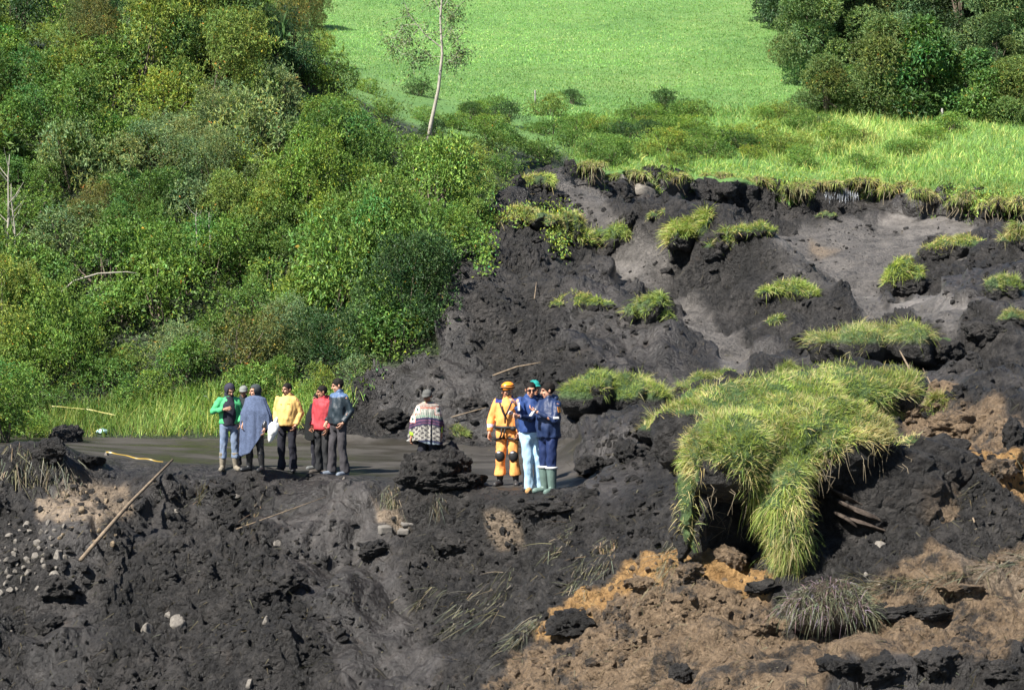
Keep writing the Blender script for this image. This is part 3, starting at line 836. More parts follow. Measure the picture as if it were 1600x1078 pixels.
P0 = np.repeat(P0, 4, 0) + g.normal(size=(len(P0) * 4, 3)) * [.3, .5, 0]
P0[:, 2] = [ground_z(a, b) for a, b in P0[:, :2]]
pu, pv = project(P0)
dryz = np.exp(-((pu - 1340) / 130) ** 2 - ((pv - 215) / 45) ** 2)
gm = grass_mesh('rough_grass', P0, np.tile([0, 0, 1.0], (len(P0), 1)), g, .34 + .35 * dryz, .024, (0, -.1, 0), .45, .3, dry=.12 + .5 * dryz, mats=[M_VERGE])
tag(link('rough_grass', gm), 'rough tall grass between the scarp and the pasture', 'grass', kind='stuff')
MEAD = [(480, -10), (1240, -10), (1260, 160), (1200, 190), (900, 195), (640, 140), (520, 90)]
P0, N0 = sample_region(34000, MEAD, (470, 1270, -10, 200), g)
P0 = np.repeat(P0, 3, 0) + g.normal(size=(len(P0) * 3, 3)) * [.35, 1.0, 0]
P0[:, 2] = [ground_z(a, b) for a, b in P0[:, :2]]
tag(link('pasture_grass', grass_mesh('pasture_grass', P0, np.tile([0, 0, 1.0], (len(P0), 1)), g, .13, .03, (0, -.1, 0), .6, .3, seg=2, dry=.05, colvar=.22, mats=[M_PASTURE])), 'short grazed grass of the bright green pasture', 'grass', kind='stuff')

# the scrub band under the pasture
g = np.random.default_rng(77)
bp = []
while len(bp) < 64:
    u = g.uniform(700, 1520); v = g.uniform(178, 262)
    if u < 900 and v > 245 or (u > 1300 and v < 195): continue
    dens = 1.0 if u < 1300 else .35
    if g.random() > dens * (1.0 if 900 < u else .9): continue
    if any(((u - a) / 19) ** 2 + ((v - b) / 9) ** 2 < 1 for a, b in bp): continue
    bp.append((u, v))
SB = {}
for u, v in bp:
    h = hit(u, v)
    if h is None: continue
    k = ['mid', 'dark', 'olive', 'russet', 'bright'][g.choice(5, p=[.42, .05, .22, .05, .26])]
    zn = ('in the scrub band near the white-trunked tree' if u < 900 else 'in the scrub band above the pale boulder' if u < 1100 else 'in the scrub band above the water trickle') if u < 1300 else 'in the dry grass below the dark trees'
    e = put_bush(k, int(g.integers(2)), h[0] - [0, 0, .08], g.uniform(.55, 1.05), g.uniform(.5, .9), g.uniform(0, 6.28), None, f'low {KIND_WORDS[k]}s {zn}')
    SB.setdefault(('low ' + KIND_WORDS[k], zn), []).append((u, v, e))
tell_apart(SB)
for u, v, s, lab in [(892, 163, .62, 'small dark shrub standing alone in the pasture'), (1036, 178, .95, 'dark pointed shrub at the bottom edge of the pasture'), (735, 190, .7, 'small dark shrub right of the white-trunked tree'), (790, 195, .8, 'low dark shrub near the short fence post')]:
    h = hit(u, v); put_bush('dark', 1, h[0] - [0, 0, .08], s, .8, u, lab, None)

# dark clumped trees at the upper right
M_TREELEAF = {'grey': mat_leaf('tree_leaf_grey', (.118, .185, .072), .6, .25, .22, .22), 'dark': mat_leaf('tree_leaf_dark', (.045, .080, .030), .55, .3, .2, .22),
              'olive': mat_leaf('tree_leaf_olive', (.122, .172, .055), .6, .25, .22, .2), 'gloss': mat_leaf('tree_leaf_gloss', (.080, .160, .045), .5, .22, .22, .2)}
TREE = {}
def tree_lobes(seed, H, Rr, n, low=.02):
    g = np.random.default_rng(seed); out = []
    for i in range(n):
        z = g.uniform(low, 1); a = g.uniform(0, 6.28)
        env = Rr * (math.sin(min(1, (z + .25) * .95) * math.pi) ** .6 + .1)
        q = g.uniform(.45, 1) if g.random() < .8 else g.uniform(0, .4)
        out.append((env * q * math.cos(a), env * q * math.sin(a), H * z, g.uniform(.5, .95)))
    return out
for kind, ln, wd, H, Rr, nl, nlobe in [('grey', .19, .06, 8.5, 2.7, 52000, 70), ('dark', .20, .07, 9, 2.7, 44000, 65), ('olive', .17, .055, 3.6, 1.4, 22000, 26), ('gloss', .25, .11, 4.2, 1.5, 12000, 26)]:
    for var in range(2):
        sd = len(kind) * 131 + var * 37 + int(H * 10)
        lo = tree_lobes(sd, H, Rr, nlobe)
        V, F, c = crown(sd, lo, nl, ln, wd, amt=.22, hue=.09, fill=.15, young=.03 if kind != 'gloss' else .08, gaps=-.1, lumpy=.3)
        G = Geo(); G.add(*tube([(0, 0, -.3), (.1, .05, H * .35), (-.05, .1, H * .7), (0, 0, H * .95)], [.2, .16, .1, .03], 8))
        S = stems(sd, lo[:18], base=(0, 0, H * .25), r0=.07)
        TREE[kind, var] = (np_mesh('crown_' + kind, V, F, [M_TREELEAF[kind]], col=c), G.mesh('trunk_' + kind, [M_BARK]), S.mesh('limb_' + kind, [M_BARK]))
for (kind, var, u, v, dy, s, sz, lab) in [
        ('grey', 0, 1300, 150, 4, .85, 1.0, 'grey-green clumped tree at the left end of the dark grove'),
        ('dark', 0, 1385, 150, 7, 1.0, 1.1, 'darkest tree behind the front row of the grove'),
        ('grey', 1, 1470, 160, 8, .95, 1.1, 'tall grey-green tree in the middle of the grove'),
        ('dark', 1, 1545, 165, 6, 1.0, 1.1, 'dark tree between two grey-green trees of the grove'),
        ('grey', 0, 1600, 175, 5, .9, 1.0, 'grey-green tree at the right picture edge'),
        ('dark', 0, 1300, 120, 16, 1.0, 1.1, 'dark tree behind the left end of the grove'),
        ('dark', 1, 1430, 130, 18, 1.1, 1.1, 'tall dark tree at the back of the grove'),
        ('grey', 1, 1560, 130, 20, 1.1, 1.1, 'tall grey-green tree at the back of the grove'),
        ('olive', 0, 1290, 178, 0, .75, .8, 'low dark olive bush at the left foot of the grove'),
        ('olive', 1, 1375, 175, -1, 1.0, 1.05, 'olive brown bushy tree at the front of the grove'),
        ('gloss', 0, 1435, 178, -1, .95, 1.0, 'glossy bright green broadleaf tree at the front of the grove'),
        ('gloss', 1, 1515, 182, -1, .75, .95, 'rounded green broadleaf bush with reddish leaves right of the fence post'),
        ('olive', 0, 1570, 186, -1, .8, .8, 'olive bush at the right front of the grove'),
        ('gloss', 0, 1335, 172, 1, .5, .8, 'small glossy green bush beside the olive tree'),
        ('dark', 0, 1345, 140, 10, 1.05, 1.1, 'dark tree filling the gap behind the olive brown bushy tree'),
        ('dark', 1, 1500, 140, 13, 1.1, 1.1, 'dark tree filling the gap behind the rounded broadleaf bush'),
        ('dark', 0, 1590, 150, 12, 1.1, 1.1, 'dark tree behind the right edge of the grove'),
        ('grey', 0, 1720, 175, 6, 1.0, 1.0, 'grey-green tree beyond the right picture edge'),
        ('grey', 1, 1570, 168, 2, .6, .75, 'smaller grey-green tree in front of the right grove edge')]:
    h = hit(u, v); p = np.array(h[0]); p[1] += dy; p[2] = ground_z(p[0], p[1])
    e = empty('tree', p, u * .7, (s, s, s * sz)); tag(e, lab, 'tree')
    a, b, c_ = TREE[kind, var]
    link('crown', a, e); t = link('trunk', b, e); link('limb', c_, t)

# the thin white-trunked tree
h = hit(672, 222); b0 = np.array(h[0]); sc_ = pxm(b0[1])
def tp(u, v, dy=0.0):
    q = at(u, v, b0[1] + dy); return q - b0
wt = empty('tree', b0); tag(wt, 'thin white-trunked tree with sparse brownish leaves on the crest', 'tree')
G = Geo(); tpts = [tp(668, 228), tp(673, 195), tp(685, 140), tp(691, 85), tp(688, 30), tp(694, -50), tp(690, -130)]
G.add(*tube(tpts, [.068, .060, .050, .042, .034, .024, .012], 9)); tr = link('trunk', G.mesh('white_trunk', [M_PALEBARK]), wt)
g = np.random.default_rng(3); tw = Geo(); tips = []
brs = [([690, 75], [665, 55], [640, 25], [622, -20], .022, .3), ([692, 60], [705, 45], [715, 60], [718, 80], .012, -.2), ([693, 30], [680, 0], [660, -40], [650, -80], .016, .2), ([694, 10], [712, -20], [722, -60], [725, -100], .014, -.3),
       ([689, 105], [702, 95], [710, 88], [715, 90], .008, .2), ([650, 38], [630, 40], [618, 60], [612, 75], .009, .2), ([655, 45], [640, 60], [632, 70], [628, 85], .007, 0), ([691, 90], [672, 88], [655, 92], [645, 100], .008, .3), ([692, 50], [700, 30], [710, 20], [716, 10], .009, .2)]
for a, b, c_, d, r0, dy in brs:
    pp = np.array([tp(*a), tp(*b, dy * .4), tp(*c_, dy * .8), tp(*d, dy)])
    tw.add(*tube(pp, [r0, r0 * .8, r0 * .55, r0 * .3], 5, False))
    for q in pp[1:]:
        for j in range(5):
            e2 = q + g.normal(size=3) * [.28, .25, .22]; tw.add(*tube([q, (q + e2) / 2 + g.normal(size=3) * .03, e2], [.007, .005, .003], 4, False)); tips += [e2, (q + e2) / 2]
link('branch', tw.mesh('branches', [M_PALEBARK]), tr)
tips = np.array(tips); Pl = np.repeat(tips, 11, 0) + g.normal(size=(len(tips) * 11, 3)) * .10; n = len(Pl)
V, F = leaf_geo(Pl, g.normal(size=(n, 3)) + [0, 0, -.5], g.normal(size=(n, 3)), g.uniform(.07, .13, n), g.uniform(.03, .05, n))
link('foliage', np_mesh('sparse_leaves', V, F, [M_LEAF['grey']], col=np.repeat(vary(g, n, .3, .15), 4, 0)), wt)

# bare pale saplings, dead branches in the thicket
def dead_sapling(u, v, top, lab, seed, nb=7, r0=.03, lean=0):
    g = np.random.default_rng(seed); h = hit(u, v); b = np.array(h[0]) + [0, -1.3, .2]; k = pxm(b[1]); H = (v - top) / k
    e = empty('bare_sapling', b); tag(e, lab, 'sapling')
    G = Geo(); t = [(0, 0, 0), (lean * .4 + .03, 0, H * .4), (lean * .8 - .02, 0, H * .8), (lean, 0, H)]
    G.add(*tube(t, [r0, r0 * .8, r0 * .5, r0 * .2], 7)); link('trunk', G.mesh('bare_trunk', [M_PALEBARK]), e)
    B = Geo()
    for i in range(nb):
        z = H * g.uniform(.15, .9); a = g.uniform(0, 6.28); l = H * g.uniform(.15, .32); s = np.array([lean * z / H, 0, z]); q = s + np.array([math.cos(a) * l * .7, math.sin(a) * l * .4, l * .8])
        B.add(*tube([s, (s + q) / 2 + [0, 0, -.04], q], [r0 * .4, r0 * .3, r0 * .12], 5, False))
    link('branch', B.mesh('bare_branches', [M_PALEBARK]), e)
dead_sapling(28, 420, 255, 'taller bare pale sapling at the left picture edge', 1, 12, .034, .1)
dead_sapling(42, 420, 300, 'shorter bare pale sapling at the left picture edge', 2, 8, .024, -.1)
dead_sapling(12, 405, 290, 'slanting bare pale sapling at the left picture edge', 3, 8, .02, -.5)
dead_sapling(316, 415, 340, 'thin bare stem below the large silvery shrub', 4, 3, .02, .05)
dead_sapling(338, 415, 345, 'second thin bare stem right below the large silvery shrub', 5, 3, .02, 0)
h = hit(160, 470); b = h[0] + np.array([0, -1.6, .4])
e = empty('dead_branch', b); tag(e, 'long arching dead branch across the left thicket', 'branch')
link('branch_wood', Geo().add(*tube([(-.9, 0, -.35), (-.4, 0, .1), (.2, 0, .28), (.9, 0, .32), (1.2, 0, .28)], [.02, .022, .02, .014, .008], 6)).mesh('dead_branch', [M_PALEBARK]), e)

# fence posts of the pasture
M_POST = mat_simple('weathered_post', (.26, .245, .22), .9, .1, .25, 12, .3, 50)
for u, v, w, hh, lab in [(836, 163, .07, .6, 'short pale fence post at the bottom of the pasture'), (1417, 187, .13, .65, 'white stump-like fence post at the foot of the grove'), (1472, 192, .1, .6, 'small pale post right of the white fence post'), (1279, 193, .1, .35, 'low pale post stub in the dry grass')]:
    h = hit(u, v); e = empty('fence_post', h[0]); tag(e, lab, 'fence post')
    G = Geo().add(*tube([(0, 0, -.1), (.01, 0, hh * .5), (.0, 0, hh * .93), (0, 0, hh)], [w * .55, w * .5, w * .48, w * .3], 8)); link('post', G.mesh('post', [M_POST]), e)
    if w > .12: link('fork', Geo().add(*tube([(0, 0, hh * .5), (.16, 0, hh * .75), (.2, 0, hh)], [.04, .035, .025], 6)).mesh('fork', [M_POST]), e)
# ------------------------------------------------------------------ turf blocks, lumps, stones and other loose things on the slide
M_SOIL = M_EARTH.copy(); M_SOIL.name = 'dark_soil'
def soil_attrs(n, clayf=0.0, ochre=0.0):
    return {'m1': np.tile([0, 0, clayf], (n, 1)), 'm2': np.tile([ochre, 0, 0], (n, 1))}
def pressed(V, seed, a1, s1, a2, s2, chunk=0.0, cs=4.0):
    """uneven lumpy skin on a smooth body"""
    c = V.mean(0); d = unit(V - c)
    o = a1 * fbm(V, s1, 3, seed) + a2 * fbm(V, s2, 3, seed + 7)
    if chunk:
        d1, d2, hd = worley(V + .08 * np.stack([vnoise(V, 3, 1), vnoise(V, 3, 2), vnoise(V, 3, 3)], -1), cs, seed); o = o + chunk * (.5 - d1) * (.3 + hd)
    return V + d * o[:, None]

def surface_samples(V, F, n, g, accept):
    a, b, c = V[F[:, 0]], V[F[:, 1]], V[F[:, 2]]
    cr = np.cross(b - a, c - a); ar = np.linalg.norm(cr, axis=1); nn = cr / (ar[:, None] + 1e-12)
    k = g.choice(len(F), size=n, p=ar / ar.sum())
    r1, r2 = np.sqrt(g.random(n)), g.random(n)
    P = (1 - r1)[:, None] * a[k] + (r1 * (1 - r2))[:, None] * b[k] + (r1 * r2)[:, None] * c[k]
    ok = accept(P, nn[k])
    return P[ok], nn[k][ok]

def turf_tuft(mats, P, Nr, g, ln, wd, lean, droop, dry, name, spread=.4, seg=4):
    n = len(P)
    D = Nr * .7 + np.array([0, 0, .35]) + np.asarray(lean) + spread * g.normal(size=(n, 3))
    V, F, m = blade_geo(P - Nr * .02, D, ln * g.uniform(.45, 1.35, n), wd * g.uniform(.7, 1.3, n), droop * g.uniform(.4, 1.5, n), g, seg)
    c = vary(g, n, .20, .08) * (1 + .30 * np.clip(fbm(P, 1.7, 2, 44), -1, 1))[:, None]
    d = g.random(n) < np.clip(dry + .35 * fbm(P, 2.0, 2, 3), .03, .95)
    c = np.where(d[:, None], c * [1.6, 1.1, 2.2], c)
    return np_mesh(name, V, F, mats, col=np.repeat(c, m, 0))

# ---- the big overturned turf block
Y0 = 29.6
parts = [((1250, 700), 30.1, (1.35, 1.0, .70)), ((1150, 715), 29.4, (.72, .7, .60)), ((1232, 800), 29.0, (.36, .42, .72)), ((1395, 800), 30.1, (1.15, .9, .92)),
         ((1325, 610), 32.4, (1.15, 1.1, .42)), ((1455, 760), 30.6, (.85, .8, .75)), ((1340, 880), 29.7, (1.5, .7, .40)), ((1076, 780), 29.5, (.14, .35, .80)),
         ((1140, 830), 30.4, (.75, .45, .75)), ((1200, 640), 31.3, (1.2, .9, .5)), ((1080, 690), 30.4, (.5, .7, .55)), ((1560, 790), 31.0, (.6, .7, .55))]
G = Geo()
for (u, v), Y, r in parts: G.add(*ball(at(u, v, Y), r, 24, 16))
V, F, _ = G.arrays()
bV, bF, bN = remesh(V, F, .042, 8)
base = bV.copy()
bV = pressed(bV, 3, .10, 1.6, .035, 7, .16, 3.4); bV = pressed(bV, 9, .02, 14, .02, 5, .07, 8)
strat = .05 * vnoise(np.stack([bV[:, 0] * .5, bV[:, 1] * .5, (bV[:, 2] + .35 * bV[:, 0]) * 9], -1), 1.0, 5)
bV = bV + bN * strat[:, None] * np.clip((project(bV)[0] - 1240) / 60, 0, 1)[:, None]
TURF = [(1060,612),(1130,598),(1190,588),(1300,572),(1430,583),(1442,612),(1385,625),(1405,650),(1435,692),(1340,690),(1290,720),(1252,770),(1265,830),(1278,890),(1215,895),(1188,850),(1180,790),(1160,740),(1098,715),(1082,790),(1086,862),(1068,840),(1058,760),(1064,690),(1100,650),(1010,640)]
org = at(1250, 900, Y0)
cm = np.clip((project(bV)[0] - 1400) / 60, 0, 1) * np.clip((700 - project(bV)[1]) / 40, 0, 1) * 0 + np.exp(-((project(bV)[0] - 1495) / 40) ** 2 - ((project(bV)[1] - 815) / 45) ** 2)
A1 = soil_attrs(len(bV)); A1['m1'][:, 2] = cm; tu_, tv_ = project(bV); A1['m1'][:, 0] = .4 * (in_poly(tu_, tv_, TURF) & (np.einsum('ij,ij->i', bN, unit(CAM - bV)) > -.1))
big = empty('turf_block', org); tag(big, 'huge overturned turf block with long drooping yellow-green grass', 'turf block')
link('soil', np_mesh('turf_block_soil', bV - org, bF, [M_SOIL], True, attrs=A1), big)
g = np.random.default_rng(40)
BT = BVHTree.FromPolygons([tuple(x) for x in bV.tolist()], bF.tolist())
def block_accept(P, n):
    u, v = project(P)
    ok = in_poly(u + 5 * g.normal(size=len(u)), v + 5 * g.normal(size=len(u)), TURF)
    front = np.array([True] * len(P))
    d = CAM - P
    ok &= (np.einsum('ij,ij->i', n, unit(d)) > -.1)
    return ok
gp, gn = surface_samples(bV, bF, 200000, g, block_accept)
vis = []
for p in gp:
    d = p - CAM; dist = np.linalg.norm(d); h = BT.ray_cast(Vector(CAM), Vector(d / dist)); vis.append(h[0] is None or h[3] > dist - .25)
vis = np.array(vis); gp, gn = gp[vis], gn[vis]
if len(gp) > 60000: gp, gn = gp[:60000], gn[:60000]
gu, gv = project(gp)
ln = np.where(gv > 770, .20, .14)
hang = np.clip((gv - 700) / 80, 0, 1)
edge = np.clip(1 - np.abs(gv - np.interp(gu, [1180, 1250, 1290, 1340, 1435], [890, 775, 725, 692, 688])) / 45, 0, 1) * (gu > 1235) + .8 * np.clip((1100 - gu) / 30, 0, 1) * (gv > 735)
thin_ = (g.random(len(gp)) > .72 * (gu < 1095) * (gv > 740)); gp, gn, gu, gv, hang, edge, ln = gp[thin_], gn[thin_], gu[thin_], gv[thin_], hang[thin_], edge[thin_], ln[thin_]
cl = np.stack([fbm(gp, 2.4, 2, 201), fbm(gp, 2.4, 2, 202), fbm(gp, 2.4, 2, 203)], -1)
ln = ln * (1 + .45 * fbm(gp, 3.2, 2, 204))
lean = np.stack([np.where(gu < 1200, -.15, .12), np.full(len(gu), -.2), np.where(gv > 740, -.45, .15)], -1) + 1.0 * cl
link('grass', turf_tuft([M_GRASS], gp - org, gn, g, ln, .0075, lean, .2 + .45 * hang, .40 + .5 * edge, 'turf_block_grass', .72), big)
# dangling roots from the black underside
def root_strands(mask_poly, n, g, ln, rad, BT_, origin):
    G = Geo()
    xs = [p[0] for p in mask_poly]; ys = [p[1] for p in mask_poly]
    for i in range(n * 6):
        u, v = g.uniform(min(xs), max(xs)), g.uniform(min(ys), max(ys))
        if not in_poly(np.array([u]), np.array([v]), mask_poly)[0]: continue
        d = unit(rays(u, v)); h = BT_.ray_cast(Vector(CAM), Vector(d))
        if h[0] is None: continue
        p = np.array(h[0]) - origin; l = ln * g.uniform(.4, 1.4)
        q = p + np.array([g.normal() * .06, -.10, -.15 * l]); r = p + np.array([g.normal() * .15 * l, -.12 + g.normal() * .04, -l])
        G.add(*tube([p, q, (q + r) / 2 + g.normal(size=3) * .012, r], [rad, rad * .9, rad * .7, rad * .3], 4, False))
    return G
M_ROOT = mat_simple('root', (.20, .165, .115), .9, .1, .35, 8)
link('root', root_strands([(1280,690),(1420,680),(1440,720),(1330,740),(1300,780),(1260,800),(1270,740)], 9, g, .30, .0035, BT, org).mesh('roots', [M_ROOT]), big)
link('root', root_strands([(1095,750),(1185,760),(1180,830),(1100,850)], 5, g, .26, .0035, BT, org).mesh('roots', [M_ROOT]), big)

# ---- smaller turf blocks:  u, top, bottom, width px, turf share, blade length m, dryness, label
SODS = [(1382, 500, 585, 215, .42, .45, .50, 'long dark turf block with yellow grass fringe in the middle right'),
        (968, 580, 660, 175, .55, .40, .15, 'green turf mound right of the navy-jacketed pair'),
        (1112, 580, 622, 105, .60, .35, .25, 'low turf strip behind the left end of the huge block'),
        (1228, 440, 475, 84, .62, .40, .05, 'bright green turf tuft on the black wedge slope'),
        (1416, 408, 470, 72, .48, .38, .05, 'green-topped mud block standing on the grey slip surface'),
        (1568, 428, 475, 46, .75, .3, .10, 'small rounded green turf cap near right edge'),
        (1500, 368, 412, 108, .45, .35, .55, 'arched turf rim with pale yellow fringe on the right'),
        (1590, 350, 398, 50, .6, .5, .45, 'tall dry grass clump at the right edge under the scarp'),
        (1085, 335, 395, 80, .62, .50, .20, 'shaggy turf clump crowning the black mud wedge'),
        (1136, 358, 408, 62, .60, .45, .30, 'trailing turf clump on the right shoulder of the wedge'),
        (1180, 348, 375, 58, .6, .35, .20, 'small turf strip right behind the wedge'),
        (955, 350, 392, 100, .6, .48, .15, 'spiky green turf strip below the grey chute'),
        (885, 330, 400, 62, .8, .35, .35, 'ivy-like turf mat hanging beside the grey chute'),
        (825, 325, 360, 90, .75, .35, .45, 'straw-coloured turf mat at the upper left mud edge'),
        (912, 460, 492, 88, .55, .25, .12, 'flat mossy turf patch in the middle of the slide'),
        (1012, 462, 515, 66, .62, .40, .10, 'drooping turf patch at the right of the mossy one'),
        (1212, 492, 515, 26, .8, .25, .20, 'tiny grass tuft alone on the black slope'),
        (1291, 332, 345, 26, .9, .2, .50, 'tiny yellow tuft below the water trickle'),
        (1030, 328, 345, 32, .7, .3, .40, 'tiny straw tuft left of the shaggy clump'),
        (1585, 486, 510, 50, .6, .3, .55, 'small dry turf rim at the right edge'),
        (832, 268, 305, 60, .7, .4, .25, 'grass tuft perched on the scarp behind the chute'),
        (1232, 572, 600, 44, .8, .4, .15, 'pale tuft sticking up behind the huge turf block'),
        (1465, 615, 650, 46, .7, .35, .35, 'small turf rim beside the brown clay mound'),
        (1060, 640, 690, 120, .6, .45, .35, 'grassy shoulder at the left of the huge block'),
        (715, 665, 690, 34, .8, .3, .30, 'weedy tuft on the mud beside the patterned poncho')]
for i, (u, vt, vb, wpx, share, ln, dry, lab) in enumerate(SODS):
    h = hit(u, vb - (vb - vt) * .25)
    if h is None: continue
    wpx *= 1.22 if vt < 560 else 1.05; vt -= 4; ln *= 1.2
    g = np.random.default_rng(500 + i)
    Yc = h[0][1] + .1; k = pxm(Yc)
    rx, rz = wpx / 2 / k, (vb - vt) / 2 / k * 1.05; ry = max(rx * .55, rz * .7)
    c = at(u, (vt + vb) / 2, Yc + ry * .3)
    c = at(u, (vt + vb) / 2, Yc + ry * .3)
    Gs = Geo(); npz = 5 if wpx > 60 else 3
    for q in range(npz):
        fx = (q + .5) / npz * 2 - 1; hz = (1 - .45 * fx * fx) * g.uniform(.75, 1.05)
        Vq, Fq = ball((0, 0, 0), (rx * 1.5 / npz * g.uniform(.9, 1.35), ry * g.uniform(.7, 1.1), rz * hz), 18, 12)
        Gs.add(facet(Vq / [rx / npz * 1.5, ry, rz], i * 9 + q, 6, .5, .9) * [rx / npz * 1.5, ry, rz] + [fx * rx * .82, g.normal() * ry * .2, -rz * (1 - hz) + g.normal() * rz * .08], Fq)
    Vs, Fs, _ = Gs.arrays(); Vs, Fs, Ns = remesh(Vs, Fs, max(.03, rx / 26), 2)
    Vs = pressed(Vs + c, i, .06 * min(1, rx), 2.6, .02, 9, .10 * min(1, rx * 1.4), 5) - c
    o = np.array([c[0], c[1], c[2] - rz])
    e = empty('turf_block', o); tag(e, lab, 'turf block')
    Vs = Vs + [0, 0, rz]
    AA = soil_attrs(len(Vs)); AA['m1'][:, 0] = .35 * np.clip((Vs[:, 2] - 2 * rz * (1 - share)) / (.15 * rz) + .5, 0, 1) * np.clip(Ns[:, 2] * 3, 0, 1)
    link('soil', np_mesh('sod_soil', Vs, Fs, [M_SOIL], True, attrs=AA), e)
    lim = 2 * rz * (1 - share)
    gp, gn = surface_samples(Vs, Fs, int(np.clip(wpx * (vb - vt) * 1.5, 500, 15000)), g, lambda P, n: (P[:, 2] + .06 * g.normal(size=len(P)) > lim * (1 - .35 * (P[:, 0] / rx) * (1 if i % 2 else -1))) & (n[:, 2] > .05) & (fbm(P + c, 2.6, 2, 33) > -.38))
    if len(gp) > 5200: gp, gn = gp[:5200], gn[:5200]
    link('grass', turf_tuft([M_GRASS], gp, gn, g, (ln * .5 * (1 + .5 * fbm(gp + c, 4.0, 2, 9))), .008 + .008 * (Yc > 50), np.array([g.normal() * .2, -.15, .2]) + .8 * np.stack([fbm(gp + c, 3, 2, 5), fbm(gp + c, 3, 2, 6), fbm(gp + c, 3, 2, 7)], -1), .45, dry + .1, 'sod_grass', .6, 3), e)

LIPS = [(925, 262, 40, 16), (985, 276, 52, 16), (1050, 277, 44, 14), (1120, 280, 50, 16), (1180, 286, 44, 20), (1240, 296, 34, 26), (1285, 290, 44, 14), (1345, 286, 50, 14), (1400, 296, 44, 18), (1450, 305, 52, 22), (1505, 312, 50, 26), (1560, 318, 56, 30), (1610, 326, 56, 34)]
for i, (u, v, wpx, hpx) in enumerate(LIPS):
    h = hit(u, v - 4)
    if h is None: continue
    g = np.random.default_rng(900 + i); k = pxm(h[0][1]); rx, rz = wpx / 2 / k, hpx / 2 / k
    Gs = Geo()
    for q in range(4): Gs.add(*ball(((q - 1.5) * rx * .5, g.normal() * .1 - .15, g.normal() * rz * .25), (rx * .42, .4, rz * g.uniform(.6, 1.1)), 12, 8))
    Vs, Fs, _ = Gs.arrays(); Vs, Fs, Ns = remesh(Vs, Fs, .05, 2); Vs = pressed(Vs, i, .08, 2.5, .03, 8, .10, 5); o = np.array(h[0]) + [0, -.1, -rz * .5]
    e = empty('turf_overhang', o); tag(e, f'ragged overhanging turf piece of the scarp lip, number {"one two three four five six seven eight nine ten eleven twelve thirteen".split()[i]} from its left end', 'turf', 'overhanging turf pieces along the scarp lip')
    link('soil', np_mesh('overhang_soil', Vs, Fs, [M_SOIL], True, attrs=soil_attrs(len(Vs))), e)
    gp, gn = surface_samples(Vs, Fs, 2600, g, lambda P, n: (P[:, 2] > -.25 * rz) & (n[:, 2] > -.3))
    link('grass', turf_tuft([M_GRASS], gp, gn, g, .24, .018, (g.normal() * .2, -.45, -.1), .9, .45, 'overhang_grass', .5, 3), e)
    Gr = Geo()
    for q in range(10):
        x = g.uniform(-rx, rx); l = g.uniform(.15, .6); Gr.add(*tube([(x, -.35, -rz * .4), (x + g.normal() * .05, -.45, -rz * .4 - l * .5), (x + g.normal() * .1, -.42, -rz * .4 - l)], [.014, .011, .005], 4, False))
    link('root', Gr.mesh('hanging_roots', [M_ROOT]), e)

# trailing greenery over the left mud edge and the scarp end
def curtain(poly, n, label, name, seed, lf=.09, down=.5, mat='mid'):
    g = np.random.default_rng(seed); xs = [p[0] for p in poly]; ys = [p[1] for p in poly]
    Pp, _ = sample_region(n, poly, (min(xs), max(xs), min(ys), max(ys)), g)
    Pp = np.repeat(Pp, 4, 0) + g.normal(size=(len(Pp) * 4, 3)) * [.12, .1, .12] + [0, -.12, .05]
    m = len(Pp)
    V, F = leaf_geo(Pp, unit(g.normal(size=(m, 3)) * .6 + [0, -.3, -down]), unit(g.normal(size=(m, 3)) * .5 + [0, -.8, .4]), g.uniform(.6, 1.4, m) * lf, g.uniform(.3, .5, m) * lf)
    o = Pp.mean(0)
    tag(link(name, np_mesh(name, V - o, F, [M_LEAF[mat]], col=np.repeat(vary(g, m, .3, .2) * 1.25, 4, 0)), loc=o), label, 'creeper')
curtain([(700,330),(775,310),(765,430),(750,430),(740,385),(705,350)], 900, 'pale green creeper trailing down over the left mud edge', 'creeper', 61, .10)
curtain([(780,330),(860,320),(910,330),(880,405),(865,405),(850,350),(800,352)], 800, 'straw-green creeper draped over the upper slide', 'creeper', 62, .09, .6, 'olive')
curtain([(1480,300),(1620,312),(1620,335),(1540,330),(1500,325)], 1100, 'leafy creeper hanging over the right end of the scarp', 'creeper', 63, .12, .5, 'olive')
curtain([(1225,285),(1250,285),(1246,318),(1234,318)], 120, 'yellow grass tongue hanging down the scarp', 'creeper', 64, .16, 1.2, 'olive')

# matted muddy grass on the near slope and the roadside cut
def mat_grass(poly, n, dirv, ln, wd, label, seed, mats, droop=.25, lift=.05, spread=.30, dry=.4):
    g = np.random.default_rng(seed); xs = [p[0] for p in poly]; ys = [p[1] for p in poly]
    Pp, Nn_ = sample_region(int(n * 1.5), poly, (min(xs), max(xs), min(ys), max(ys)), g)
    Pp = Pp + Nn_ * lift * g.uniform(-.6, 1, (len(Pp), 1))
    o = Pp.mean(0); m = len(Pp)
    D = np.asarray(dirv, float) + spread * g.normal(size=(m, 3)) + Nn_ * .12
    V, F, q = blade_geo(Pp - o, D, ln * g.uniform(.4, 1.2, m), .62 * wd * g.uniform(.6, 1.3, m), droop * g.uniform(.3, 1.5, m), g, 3)
    c = .72 * vary(g, m, .38, .12); c = np.where((g.random(m) < dry)[:, None], c * [1.5, 1.25, 1.6], c)
    e = empty('grass_mat', o); tag(e, label, 'grass tuft'); link('grass', np_mesh('grass_mat', V, F, mats, col=np.repeat(c, q, 0)), e)
DL = (-.62, -.35, -.55)
